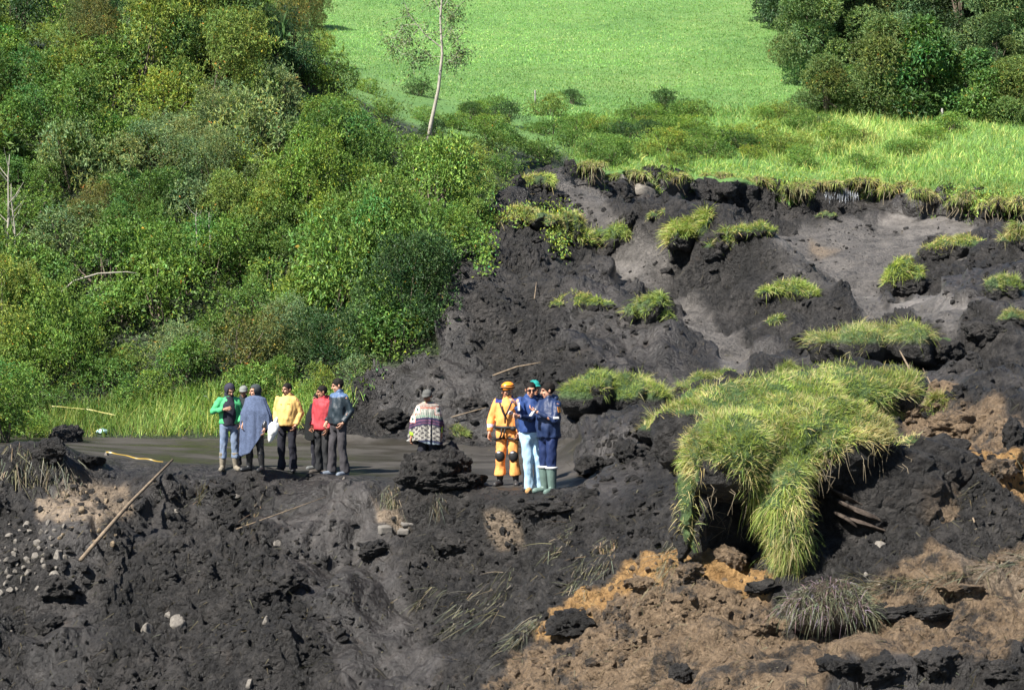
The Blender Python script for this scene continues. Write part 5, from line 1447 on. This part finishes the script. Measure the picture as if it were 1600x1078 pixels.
def torso_pts(p, hem, loose=0.0, b=0.0):
    return [(0, .0, hem), (0, 0, hem + .03), (0, -b * .4, 1.05), (0, -b * .3, 1.2), (0, .005, 1.34), (0, .012, 1.425), (0, .012, 1.47)], \
           [(.170 + loose, .128 + loose + b * .5), (.178 + loose, .134 + loose + b * .7), (.180 + loose, .132 + loose + b), (.190 + loose, .134 + loose * .8 + b * .5), (.195, .128), (.155, .10), (.085, .078)]
def make_jacket(p, root, mat, hem=.88, loose=.0, collar=True, seed=0, hood_down=False, name='jacket', sl=True, sr=True, fold=.015, attrs=None, slim=1.0):
    G = Geo(); a, b = torso_pts(p, hem, loose, p.belly); G.add(*tube(a, b, 22))
    for s, e, w, on in ((p.sl, p.el, p.wl, sl), (p.sr, p.er, p.wr, sr)):
        if not on: continue
        G.add(*tube([np.array([s[0] * .35, .01, 1.39]), s, s * .7 + e * .3, e, e * .45 + w * .55, w - unit(w - e) * .01], [.075, .074 * slim, .073 * slim, .065 * slim, .058, .050], 12))
        G.add(*ball(e, (.065 * slim,) * 3, 10, 8))
    if collar: G.add(*tube([(0, .012, 1.44), (0, .012, 1.50), (0, .010, 1.525)], [(.085, .082), (.080, .078), (.077, .074)], 16))
    if hood_down: G.add(*ball((0, .10, 1.465), (.12, .07, .075), 14, 9)); 
    return garment(name, G, root, mat, fold=fold, seed=seed, attrs=attrs)
def make_trousers(p, root, mat, seed=0, cuff=.075, to=None, name='trousers', flare=1.0, attrs=None):
    G = Geo(); G.add(*tube([(0, 0, 1.01), (0, 0, .95), (0, .005, .86), (0, .005, .80)], [(.150, .112), (.168, .125), (.172, .128), (.12, .10)], 18))
    for h, k, a in ((p.hl, p.kl, p.al), (p.hr, p.kr, p.ar)):
        end = a + np.array([0, 0, -.03]) if to is None else k + (a - k) * to
        G.add(*tube([h + [0, 0, .03], h * .6 + k * .4, k, (k + end) / 2, end], [.098, .088, .076 * flare, .071 * flare, cuff * flare], 14))
    return garment(name, G, root, mat, fold=.010, fs=11, seed=seed + 20, attrs=attrs)
def make_boots(p, root, mat, top=.36, name='boot', r=.062, trim=None):
    for k, a, ty in ((p.kl, p.al, p.toe[0]), (p.kr, p.ar, p.toe[1])):
        G = Geo(); t = (top - a[2]) / (k[2] - a[2]); tp_ = a + (k - a) * t
        G.add(*tube([tp_, a * .5 + tp_ * .5, a, a + [0, 0, -.05]], [r * 1.18, r * 1.05, r * .86, r * .8], 12)); G.add(*tube(foot_pts(a, ty, .28), [.045, .052, .048, .030], 10))
        o = garment(name, G, root, mat, vox=.011, sm=2, fold=.004)
        if trim is not None: link('boot_trim', Geo().add(*tube([tp_ + [0, 0, -.012], tp_ + [0, 0, .02]], [r * 1.30, r * 1.32], 14)).mesh('boot_trim', [trim]), o)
def make_shoes(p, root, mat, name='shoe'):
    for a, ty in ((p.al, p.toe[0]), (p.ar, p.toe[1])):
        G = Geo(); G.add(*tube(foot_pts(a, ty, .28), [.042, .048, .045, .028], 10)); G.add(*tube([a + [0, 0, -.04], a + [0, 0, .03]], [.048, .045], 10))
        garment(name, G, root, mat, vox=.010, sm=1, fold=.003)
def head_piece(p, root, V, F, name, mat, smooth=True):
    return link(name, np_mesh(name, V @ p.headM().T + p.head, F if F.shape[1] == 3 else F, [mat], smooth), root)
def make_hair(p, root, back=-.06, front=.055, name='hair', mat=None, puff=.975):
    V, F = ball((0, .018, .034), (.084 * puff, .103 * puff, .097 * puff), 40, 30)
    V = V + unit(V) * (.006 * fbm(V, 45, 2, 3))[:, None]
    line = front - (V[:, 1] + .09) * (front - back) / .13
    keep = (V[:, 2] > np.where(V[:, 1] < .04, line, back - .045))
    m = keep[F].all(1); F = F[m]
    V2 = V * .93 + np.array([0, .0015, .002]); n = len(V)
    return head_piece(p, root, np.concatenate([V, V2]), np.concatenate([F, F[:, ::-1] + n]), name, mat or M_HAIR)
def make_hood(p, root, mat, seed=0):
    G = Geo(); M = p.headM()
    V, F = ball((0, .025, .022), (.108, .122, .122), 36, 28); V = V + unit(V) * (.006 * fbm(V, 14, 2, seed))[:, None]
    keep = ~((V[:, 1] < -.045) & (V[:, 2] < .075) & (np.abs(V[:, 0]) < .075) ); m = keep[F].all(1); F = F[m]; n = len(V)
    V2 = (V - [0, .02, .02]) * .90 + [0, .02, .02]
    # drape down to the shoulders
    o = head_piece(p, root, np.concatenate([V, V2]), np.concatenate([F, F[:, ::-1] + n]), 'hood', mat)
    Gd = Geo().add(*tube([np.array([0, .04, 1.42]), p.head + [0, .045, -.12], p.head + M @ np.array([0, .035, -.05])], [(.13, .10), (.095, .085), (.095, .09)], 16))
    garment('hood_drape', Gd, o, mat, fold=.006)
    return o
def make_cap(p, root, mat, brim=True, name='cap'):
    V, F = ball((0, .012, .040), (.090, .107, .088), 28, 20); keep = V[:, 2] > .038; m = keep[F].all(1); F = F[m]; n = len(V)
    V2 = (V - [0, .012, .04]) * .95 + [0, .012, .04]
    o = head_piece(p, root, np.concatenate([V, V2]), np.concatenate([F, F[:, ::-1] + n]), name, mat)
    if brim:
        th = np.linspace(-1.25, 1.25, 15); r0, r1 = .094, np.where(1, .165, 0)
        a = np.stack([np.sin(th) * .088, -np.cos(th) * .100 + .012, np.full(15, .046)], 1); b = np.stack([np.sin(th) * .092, -np.cos(th) * .178 + .02, .030 - .012 * th ** 2], 1)
        Vb = np.concatenate([a, b, a + [0, 0, .006], b + [0, 0, .006]]); i = np.arange(14)
        Fb = np.concatenate([np.stack([i, i+15, i+16, i+1], 1), np.stack([i+30, i+31, i+46, i+45], 1), np.stack([i+15, i+45, i+46, i+16], 1)])
        link('brim', np_mesh('brim', Vb @ p.headM().T + p.head, Fb, [mat], True), o)
    return o

def person(u, v, Y, H, yaw, label, p, cat='person'):
    h = hit(u, v)
    q = np.array(h[0]) if abs(h[0][1] - Y) < 1.5 else at(u, v, Y)
    z = ground_z(q[0], q[1]); H = (v - H) / pxm(q[1]) if H > 10 else H      # H: height, or the picture row of the top of the head
    e = empty('person', (q[0], q[1], z - .012), R(yaw), H / 1.72); tag(e, label, cat)
    return e

def poncho(p, root, mat, hem, seed, color=None, arms=((-.30, 1.20), (.30, 1.20)), name='poncho', depth=.205, nfold=9, amp=.07):
    nt_, ns = 150, 70
    th = np.arange(nt_) / nt_ * 2 * np.pi; t = np.linspace(0, 1, ns)
    TH, T = np.meshgrid(th, t)
    cx, sy = np.cos(TH), np.sin(TH)
    left = cx < 0
    xs = np.where(left, -arms[0][0], arms[1][0]); zs = np.where(left, arms[0][1], arms[1][1])
    # neck -> shoulder -> elbow -> hem
    hemz = hem(TH)
    k1, k2 = .16, .46
    side = np.abs(cx) ** 1.4
    rx = np.where(T < k1, .085 + (.215 - .085) * T / k1, np.where(T < k2, .215 + (xs - .215) * (T - k1) / (k2 - k1), xs + .01 * (T - k2)))
    ry = np.where(T < k1, .080 + (.135 - .080) * T / k1, np.where(T < k2, .135 + (depth - .135) * (T - k1) / (k2 - k1), depth + .015 * (T - k2)))
    zsh = 1.52 - .035 * side; zel = zs * side + (1 - side) * 1.24
    z = np.where(T < k1, 1.515 + (zsh - .035 - 1.515) * T / k1, np.where(T < k2, (zsh - .035) + (zel - zsh + .035) * (T - k1) / (k2 - k1), zel + (hemz - zel) * (T - k2) / (1 - k2)))
    ph = vnoise(np.stack([cx * 2 + seed, sy * 2, T], -1), 1.0, seed) * 1.5
    f = 1 + amp * np.clip((T - .12) * 1.5, 0, 1) * np.sin(nfold * TH + ph * 2 + 1.2 * T) + .03 * np.clip(T - .1, 0, 1) * np.sin(nfold * 2.3 * TH + ph)
    V = np.stack([cx * rx * f, sy * ry * f + .01, z + .012 * np.sin(5 * TH + seed) * T], -1)
    V = V + .008 * np.stack([vnoise(V, 9, seed + 1), vnoise(V, 9, seed + 2), V[..., 2] * 0], -1)
    i = np.arange(ns * nt_).reshape(ns, nt_); j = np.roll(i, -1, 1)
    F = np.stack([i[:-1], i[1:], j[1:], j[:-1]], -1).reshape(-1, 4)
    col = color(V, TH, T).reshape(-1, 3) if color else np.ones((ns * nt_, 3))
    V = V.reshape(-1, 3); n = len(V)
    c0 = np.array([0, .01, 0]); Vi = V.copy(); Vi[:, :2] = (Vi[:, :2] - c0[:2]) * .955 + c0[:2]; Vi[:, 2] -= .006
    rim = np.stack([i[-1], i[-1] + n, j[-1] + n, j[-1]], 1)
    o = link(name, np_mesh(name, np.concatenate([V, Vi]), np.concatenate([F, F[:, ::-1] + n, rim]), [mat], True, col=np.concatenate([col, col])), root)
    GARM[o.name] = (V, np.concatenate([F[:, [0, 1, 2]], F[:, [0, 2, 3]]]))
    return o

# 1 green jacket, dark hood, hand on the chest
p = Pose(el=(-.31, -.02, 1.17), wl=(-.11, -.20, 1.22), er=(.25, .02, 1.14), wr=(.22, -.10, .95), hy=R(22), hp=R(28), head=(.015, -.045, 1.585), al=(-.13, .02, .09), ar=(.13, .0, .09))
r = person(358, 734, 40.0, 598, 12, 'person in green jacket and dark hood with hand on the chest', p)
make_body(p, r, (.85, .82, .8), (.3, .5), inl=(.2, .9, .1))
def green_open(V):
    m = (np.abs(V[:, 0] + .0) < .115) & (V[:, 1] < -.02) & (V[:, 2] < 1.5)
    return np.where(m[:, None], [.10, .10, .14], [1, 1, 1])
M_GREENJ = mat_simple('green_jacket', (.055, .33, .13), .7, .3, .12, 7, .25, 60)
j = make_jacket(p, r, M_GREENJ, hem=.93, loose=.012, seed=1)
G = Geo().add(*tube([(0, -.062, .90), (0, -.075, 1.1), (0, -.068, 1.3), (0, -.03, 1.46)], [(.135, .092), (.140, .098), (.128, .09), (.08, .07)], 18))
garment('shirt', G, r, cloth('dark_navy_shirt', (.020, .020, .030)), fold=.008)
make_trousers(p, r, cloth('muddy_jeans', (.13, .17, .25), dirt=(.16, .15, .13), amt=.4), 1, .085, .62)
make_boots(p, r, M_MUDBOOT, .36, 'boot', .066); make_hood(p, r, cloth('dark_purple_hood', (.028, .026, .042)), 2)

# 2 behind the first two: someone in a grey cap
p = Pose(hy=R(-5), hp=R(12))
r = person(381, 729, 41.0, 601, 5, 'person in grey cap half hidden behind the blue poncho', p)
make_body(p, r, (.7, .66, .64)); make_jacket(p, r, cloth('dark_jacket', (.022, .026, .028)), seed=3); make_trousers(p, r, cloth('dark_trousers', (.02, .021, .025)), 3); make_boots(p, r, M_RUBBERB, .34)
make_hair(p, r); make_cap(p, r, cloth('grey_cap', (.16, .17, .16)))

# 3 blue-grey poncho, dark knitted hood, black boots
p = Pose(er=(.26, -.02, 1.11), wr=(.27, -.12, .86), el=(-.21, 0, 1.12), wl=(-.2, -.12, .95), hy=R(-38), hp=R(6), al=(-.14, .02, .09), ar=(.15, .0, .09), toe=(-.5, .1))
r = person(399, 735, 39.9, 600, -22, 'person in long blue-grey poncho and dark hood with black rubber boots', p)
make_body(p, r, (1.0, .92, .9))
make_jacket(p, r, cloth('black_shiny_sleeve', (.014, .014, .016), .3, .5), seed=4, hem=.90, slim=.72)
make_trousers(p, r, cloth('black_muddy_trousers', (.018, .018, .02), dirt=(.30, .29, .27), amt=.35), 4, .072, .6); make_boots(p, r, M_RUBBERB, .38)
make_hood(p, r, cloth('charcoal_hood', (.035, .042, .046)), 5)
M_PONCHO = mat_simple('blue_wool', (.075, .097, .158), .95, .1, .28, 40, .4, 90, use_col=True)
poncho(p, r, M_PONCHO, lambda a: .50 + .12 * np.sin(a) + np.where(np.cos(a) > 0, .46 * np.clip(np.cos(a), 0, 1) ** .8, -.14 * np.clip(-np.cos(a), 0, 1)), 5, arms=((-.32, 1.12), (.36, 1.12)))
G = Geo().add(*ball((0, .03, 1.475), (.115, .10, .045), 14, 8)); garment('collar', G, r, cloth('pale_collar', (.45, .45, .44)), fold=.004)
bagp = at(428, 668, r.location.y - .22)
Vs, Fs = ICO[4]; Vs = pressed(Vs * [.06, .05, .25], 5, .05, 4, .02, 14); Vs = Vs @ np.array([[.93, 0, .30], [0, 1, 0], [-.30, 0, .93]]).T
tag(link('white_bag', np_mesh('white_bag', Vs, Fs, [M_WHITE], True), loc=bagp), 'white cloth bag hanging beside the blue-grey poncho', 'bag')
Vs, Fs = ICO[4]; Vs = pressed(Vs * [.13, .10, .17], 6, .05, 4, .02, 14)
tag(link('black_bag', np_mesh('black_bag', Vs, Fs, [cloth('black_plastic', (.012, .012, .014), .25, .6)], True), loc=at(412, 664, 39.55)), 'shiny black bag held under the blue-grey poncho', 'bag')

# 4 yellow jacket
p = Pose(el=(-.25, .05, 1.15), wl=(-.19, -.10, .93), er=(.26, .05, 1.14), wr=(.20, -.09, .91), hy=R(-26), hp=R(4), belly=.035, al=(-.13, .02, .09), ar=(.13, .0, .09))
r = person(449, 736, 39.8, 597, -14, 'person in bright yellow jacket with hands in black trouser pockets', p)
make_body(p, r, (.95, .85, .8)); j = make_jacket(p, r, cloth('yellow_jacket', (.60, .38, .13), .75), .90, .022, seed=6, hood_down=True)
patch(j, (-.09, -.2, 1.34), (.035, .02), cloth('orange_mark', (.55, .20, .04)), 'emblem'); patch(j, (.08, -.2, 1.345), (.05, .02), cloth('orange_mark', (.55, .20, .04)), 'emblem')
make_trousers(p, r, cloth('black_trousers', (.016, .016, .022)), 6, .085); make_shoes(p, r, M_BLACKSHOE); make_hair(p, r, -.06, .06)
head_piece(p, r, *tube([(-.03, -.088, -.054), (-.01, -.1, -.047), (.01, -.1, -.047), (.03, -.088, -.054)], [.005, .009, .009, .005], 7), 'moustache', M_HAIR)

# 5 dark poncho half hidden behind the red jacket
p = Pose(hy=R(-30), hp=R(8))
r = person(497, 733, 40.5, 612, -40, 'person in black poncho mostly hidden behind the red jacket', p)
make_body(p, r, (.8, .72, .68)); make_trousers(p, r, cloth('black_trousers', (.016, .016, .022)), 7); make_boots(p, r, cloth('grey_muddy_boot', (.11, .115, .115), .6, .3, .2, .2, MUDC, .5), .37); make_hair(p, r)
poncho(p, r, mat_simple('black_wool', (.014, .015, .015), .95, .1, .3, 30, .3, 90, use_col=True), lambda a: .72 + .05 * np.sin(a), 8, arms=((-.33, 1.13), (.26, 1.13)))

# 6 red jacket with grey sleeve stripe
p = Pose(el=(-.22, .0, 1.14), wl=(-.16, -.14, .93), er=(.23, .07, 1.12), wr=(.20, -.05, .88), hy=R(-30), hp=R(10), toe=(-.2, .15))
r = person(504, 739, 39.7, 601, -42, 'person in red jacket with grey sleeve stripe and black trousers', p)
make_body(p, r, (.80, .66, .58)); 
def red_stripe(V):
    d = np.abs(V[:, 0] - .245) ; m = (V[:, 0] > .165) & (np.abs(V[:, 1] - .035 + (1.42 - V[:, 2]) * -.02) < .035) & (V[:, 2] < 1.46)
    return np.where(m[:, None], [.25, 1.1, 1.4], [1, 1, 1])
M_RED = mat_simple('red_jacket', (.36, .04, .05), .7, .3, .12, 7, .25, 60, use_col=True)
make_jacket(p, r, M_RED, .86, .012, seed=8, hood_down=True, attrs=red_stripe)
make_trousers(p, r, cloth('black_work_trousers', (.018, .019, .021), dirt=(.10, .09, .08), amt=.3), 8, .085); make_shoes(p, r, cloth('muddy_shoe', (.06, .052, .045), .8)); make_hair(p, r, -.06, .065)

# 7 dark navy jacket, grey trousers
p = Pose(el=(-.24, .02, 1.14), wl=(-.18, -.12, .95), er=(.25, .09, 1.15), wr=(.19, -.04, .95), hy=R(-30), hp=R(14), belly=.02, toe=(-.2, .15), al=(-.12, -.05, .09), ar=(.12, .06, .09))
r = person(529, 742, 39.6, 590, -48, 'person in dark jacket with blue shoulders and charcoal trousers looking down', p)
make_body(p, r, (1.12, 1.02, 1.0))
M_NAVYJ = mat_simple('dark_teal_jacket', (.016, .026, .034), .5, .35, .15, 7, .25, 60, use_col=True)
make_jacket(p, r, M_NAVYJ, .92, .018, seed=9, attrs=lambda V: np.where((V[:, 2] > 1.385 + .02 * np.abs(V[:, 0]) / .2)[:, None], [4.2, 4.4, 6.2], [1, 1, 1]))
make_trousers(p, r, cloth('charcoal_trousers', (.045, .042, .046)), 9, .085); make_shoes(p, r, cloth('white_sole_shoe', (.12, .14, .17), .6)); make_hair(p, r, -.06, .06, puff=1.0)

# 8 patterned poncho, grey cap
p = Pose(el=(-.27, .0, 1.13), wl=(-.30, -.08, .87), er=(.22, .0, 1.12), wr=(.24, -.05, .92), hy=R(-14), hp=R(17), head=(-.01, -.045, 1.625))
r = person(669, 754, 38.4, 609, -6, 'person in patterned knitted poncho and grey cap behind the mud lump', p)
make_body(p, r, (.62, .52, .46), (.6, .5)); make_jacket(p, r, cloth('lime_sleeve', (.22, .33, .03)), .92, -.01, seed=10, slim=.72)
make_trousers(p, r, cloth('black_trousers', (.016, .016, .022)), 10); make_boots(p, r, M_RUBBERB, .36)
make_cap(p, r, cloth('faded_grey_cap', (.085, .085, .08))); make_hair(p, r, -.06, .05)
def knit(V, TH, T):
    x, y, z = V[..., 0], V[..., 1], V[..., 2]
    s = (1.50 - z) / .72 - .10 * (np.abs(x) / .3) ** 2 * np.where(T > .3, 1, .6)     # 0 at the neck, 1 at the hem, arched bands
    a = np.arctan2(y, x) * .27
    c = np.empty(V.shape); c[:] = (.30, .285, .25)
    n = vnoise(V, 40, 3)[..., None]
    def zig(per): return np.abs(((a / per) % 1) - .5) * 2
    band = lambda lo, hi: (s > lo) & (s <= hi)
    def put(m, col): c[m] = col
    zz = zig(.05); dots = (zig(.035) > .45) & (np.sin(s * 120) > 0)
    put(band(-.2, .16) & dots, (.20, .065, .045)); put(band(.10, .14), (.30, .10, .07))
    put(band(.16, .36), (.12, .15, .125)); put(band(.16, .36) & (zz > .55), (.34, .33, .29)); put(band(.30, .36) & dots, (.10, .22, .15))
    put(band(.36, .56), (.030, .030, .062)); put(band(.42, .45), (.15, .07, .11)); put(band(.49, .52), (.13, .06, .10))
    big = (np.sin(a / .022) * np.sin(s * 52) > .25) | (np.sin(a / .011) * np.sin(s * 105) > .72)
    put(band(.56, .94) & big, (.06, .055, .06)); put(band(.56, .62) & (zz > .7), (.05, .05, .06))
    put(band(.94, 1.3), (.035, .04, .075)); put(band(1.0, 1.04), (.16, .20, .22))
    # white squares with a dark diamond on the shoulders
    for cx_, cz_ in ((-.185, 1.375), (.205, 1.355), (-.275, 1.20)):
        dx, dz_ = np.abs(x - cx_), np.abs(z - cz_); fr = (y < .08)
        put(fr & (dx < .062) & (dz_ < .075), (.38, .10, .07)); put(fr & (dx < .052) & (dz_ < .064), (.52, .50, .45)); put(fr & (dx / .030 + dz_ / .036 < 1), (.035, .09, .07))
    return np.clip(c * (1 + .18 * n), 0, 1)
M_KNIT = mat_simple('patterned_knit', (1, 1, 1), .95, .1, .06, 30, .5, 70, use_col=True)
poncho(p, r, M_KNIT, lambda a: .76 + .04 * np.sin(a * 2), 12, knit, arms=((-.35, 1.14), (.29, 1.10)), amp=.075)
wv = rotz(R(-6)) @ (np.array([-.31, -.16, .80]) * (1.66 / 1.72)); cg = np.array(r.location) + wv
tag(link('cigarette', Geo().add(*tube([(0, 0, 0), (-.05, -.03, -.02)], [.006, .006], 6)).mesh('cigarette', [M_WHITE]), loc=cg), 'white cigarette in the hand below the patterned poncho', 'cigarette')

# 9 rescue worker: orange overalls, helmet, harness, knee pads
p = Pose(el=(-.27, .02, 1.15), wl=(-.29, -.08, .90), er=(.28, .0, 1.15), wr=(.22, -.14, .90), hy=R(-42), hp=R(6), al=(-.13, .0, .09), ar=(.14, .02, .09))
r = person(793, 758, 36.6, 597, -12, 'rescue worker in orange overalls, harness, black knee pads and orange helmet', p)
make_body(p, r, (1.0, .84, .78), (.5, .7))
M_OR = mat_simple('orange_suit', (.72, .30, .085), .75, .25, .12, 7, .25, 60, use_col=True)
j = make_jacket(p, r, M_OR, .90, .015, seed=11, attrs=lambda V: np.where(((V[:, 2] > 1.395) & (np.abs(V[:, 0]) > .075) & (np.abs(V[:, 0]) < .20))[:, None], [.03, .10, 1.8], np.where(((V[:, 2] > .985) & (V[:, 2] < 1.035) & (np.abs(V[:, 0]) > .2))[:, None], [.85, 1.9, 9.0], [1, 1, 1])))
t = make_trousers(p, r, M_OR, 11, .095, .78, flare=1.12); make_boots(p, r, M_BLACKSHOE, .26, 'boot', .058)
patch(j, (.10, -.2, 1.24), (.10, .065), M_WHITE, 'emblem', round_=True); patch(j, (.10, -.22, 1.24), (.035, .03), cloth('red_print', (.6, .03, .03)), 'emblem', .010, True)
H_ = link('harness', Geo().add(*tube([(-.10, -.16, 1.40), (-.045, -.185, 1.26), (0, -.195, 1.17), (0, -.19, 1.06)], [.015] * 4, 6)).add(*tube([(.10, -.16, 1.40), (.045, -.185, 1.26), (0, -.195, 1.17)], [.015] * 3, 6)).mesh('harness', [M_BLACK]), r)
th = np.linspace(0, 2 * np.pi, 30)
def ring(cx, cy, cz, rx, ry, rr, nm, tilt=0.0): return link(nm, Geo().add(*tube(np.stack([cx + rx * np.cos(th), cy + ry * np.sin(th), cz + tilt * np.cos(th)], 1), [(rr * .5, rr)] * 30, 6, False)).mesh(nm, [M_BLACK]), r)
ring(0, 0, .985, .212, .170, .030, 'waist_belt'); ring(-.10, 0, .80, .122, .122, .022, 'thigh_strap', .02); ring(.10, 0, .80, .122, .122, .022, 'thigh_strap', -.02)
link('harness_loop', Geo().add(*tube([(-.06, -.175, .97), (-.075, -.16, .86), (-.11, -.14, .80)], [.014] * 3, 6)).add(*tube([(.0, -.18, .97), (-.03, -.165, .86), (-.06, -.14, .80)], [.012] * 3, 6)).mesh('harness_loop', [M_BLACK]), r)
link('pouch', Geo().add(*ball((.13, -.165, .97), (.05, .03, .045), 10, 8)).mesh('pouch', [M_BLACK]), r)
for k_ in (p.kl, p.kr):
    kp = link('knee_pad', Geo().add(*ball(k_ + [0, -.055, -.01], (.082, .055, .10), 16, 12)).mesh('knee_pad', [M_BLACK]), r)
    link('pad_plate', Geo().add(*ball(k_ + [-.01, -.10, .05], (.035, .014, .022), 8, 6)).mesh('pad_plate', [cloth('grey_plate', (.35, .35, .36), .4)]), kp)
G = Geo().add(*ball((0, .014, .050), (.104, .125, .100), 28, 20)); V, F, _ = G.arrays(); kq = (V[:, 2] > .022)[F].all(1); F = F[kq]; V2 = (V - [0, .014, .05]) * .93 + [0, .014, .05]
M_HELM = mat_simple('orange_helmet', (.82, .25, .02), .35, .5, .05, 7)
hm = head_piece(p, r, np.concatenate([V, V2]), np.concatenate([F, F[:, ::-1] + len(V)]), 'helmet', M_HELM)
tt = np.linspace(0, 2 * np.pi, 26)
head_piece(p, hm, *tube(np.stack([.107 * np.cos(tt), .014 + .128 * np.sin(tt), .050 - .012 * np.sin(tt)], 1), [(.004, .011)] * 26, 6, False), 'lamp_band', M_BLACK)
head_piece(p, hm, *tube(np.stack([.099 * np.cos(tt), .014 + .120 * np.sin(tt), np.full(26, .088)], 1), [(.004, .008)] * 26, 6, False), 'helmet_band', M_BLACK)
Vb, Fb = ball((0, -.128, .052), (.034, .028, .026), 12, 8); head_piece(p, hm, Vb, Fb, 'head_lamp', M_BLACK)
head_piece(p, hm, *tube([(-.085, -.02, .03), (-.07, -.03, -.06), (0, -.06, -.115), (.07, -.03, -.06), (.085, -.02, .03)], [.008] * 5, 6), 'chin_strap', M_BLACK)
garment('neck_gaiter', Geo().add(*tube([(0, .01, 1.44), (0, .005, 1.50), p.head + [0, .01, -.075]], [(.085, .08), (.074, .074), (.068, .075)], 14)), r, cloth('orange_gaiter', (.75, .20, .04)), fold=.006)

# 10 sunglasses, blue jacket, light jeans
p = Pose(sl=(-.185, -.01, 1.43), el=(-.15, -.22, 1.24), wl=(-.245, -.27, 1.37), er=(.24, .02, 1.14), wr=(.2, -.1, .93), hy=R(4), hp=R(10), al=(-.02, -.02, .09), ar=(.14, .06, .09), hl=(-.08, 0, .90))
r = person(829, 768, 36.2, 595, 6, 'person in sunglasses, blue jacket and pale jeans reaching to the orange shoulder', p)
make_body(p, r, (1.05, .92, .86), (.5, .5), inl=(-.6, .3, -.4))
j = make_jacket(p, r, cloth('blue_jacket', (.022, .048, .15), .6), .93, .012, seed=13, hood_down=True); make_trousers(p, r, cloth('pale_jeans', (.30, .44, .56), .85, .2, .14), 13, .085); make_shoes(p, r, cloth('tan_shoe', (.38, .22, .09)))
make_hair(p, r, -.06, .07)
for s in (-1, 1): head_piece(p, r, *ball((s * .033, -.088, .008), (.027, .010, .019), 12, 8), 'sunglass_lens', cloth('dark_lens', (.006, .006, .007), .1, .8))
head_piece(p, r, *tube([(-.082, .0, .012), (-.062, -.082, .014), (0, -.098, .014), (.062, -.082, .014), (.082, .0, .012)], [.0045] * 5, 6), 'sunglass_frame', M_BLACK)
patch(j, (-.22, -.34, 1.36), (.03, .13), M_WHITE, 'reflective_stripe')

# 11 behind: teal cap
p = Pose(hy=R(20))
r = person(835, 765, 37.0, 592, 5, 'person in teal cap almost hidden behind the sunglasses wearer', p)
make_body(p, r, (.95, .82, .75)); make_jacket(p, r, cloth('navy_jacket', (.012, .022, .060), .6), seed=14); make_trousers(p, r, cloth('dark_trousers', (.02, .021, .025)), 14); make_shoes(p, r, M_BLACKSHOE); make_hair(p, r); make_cap(p, r, cloth('teal_cap', (.015, .20, .18)))

# 12 navy jacket and trousers, grey-green boots, holding a phone
p = Pose(el=(-.26, -.14, 1.16), wl=(-.25, -.40, 1.20), er=(.25, -.10, 1.15), wr=(.03, -.27, 1.27), hy=R(-32), hp=R(10), al=(-.10, .02, .09), ar=(.11, -.02, .09), hl=(-.085, 0, .9), belly=.02)
r = person(857, 769, 35.8, 596, -48, 'person in navy rain jacket and trousers tucked into grey-green boots', p)
make_body(p, r, (1.15, 1.02, 1.0), (.6, .6), inr=(-.3, .2, .9))
j = make_jacket(p, r, cloth('navy_rain_jacket', (.012, .024, .070), .5, .35), .86, .025, seed=15, hood_down=True); make_trousers(p, r, cloth('navy_trousers', (.012, .022, .072), .6), 15, .066, .40)
patch(j, (.27, -.04, 1.31), (.075, .085), cloth('orange_badge', (.75, .30, .06)), 'badge'); patch(j, (.30, -.12, 1.19), (.11, .035), M_WHITE, 'reflective_stripe')
make_boots(p, r, M_GREENBOOT, .40, 'boot', .074, M_WHITE); make_hair(p, r, -.075, .055, puff=1.02)
ph_ = np.array(r.location) + rotz(R(-48)) @ (np.array([.0, -.345, 1.315]) * 1.78 / 1.72)
Vb, Fb = box((0, 0, 0), (.075, .012, .15), rotx(-.7)); tag(link('phone', Geo().add(Vb, Fb).mesh('phone', [cloth('pale_phone', (.45, .45, .46), .3, .5)], False), loc=ph_, rot=(0, 0, R(-60))), 'pale phone held up by the navy rain jacket wearer', 'phone')
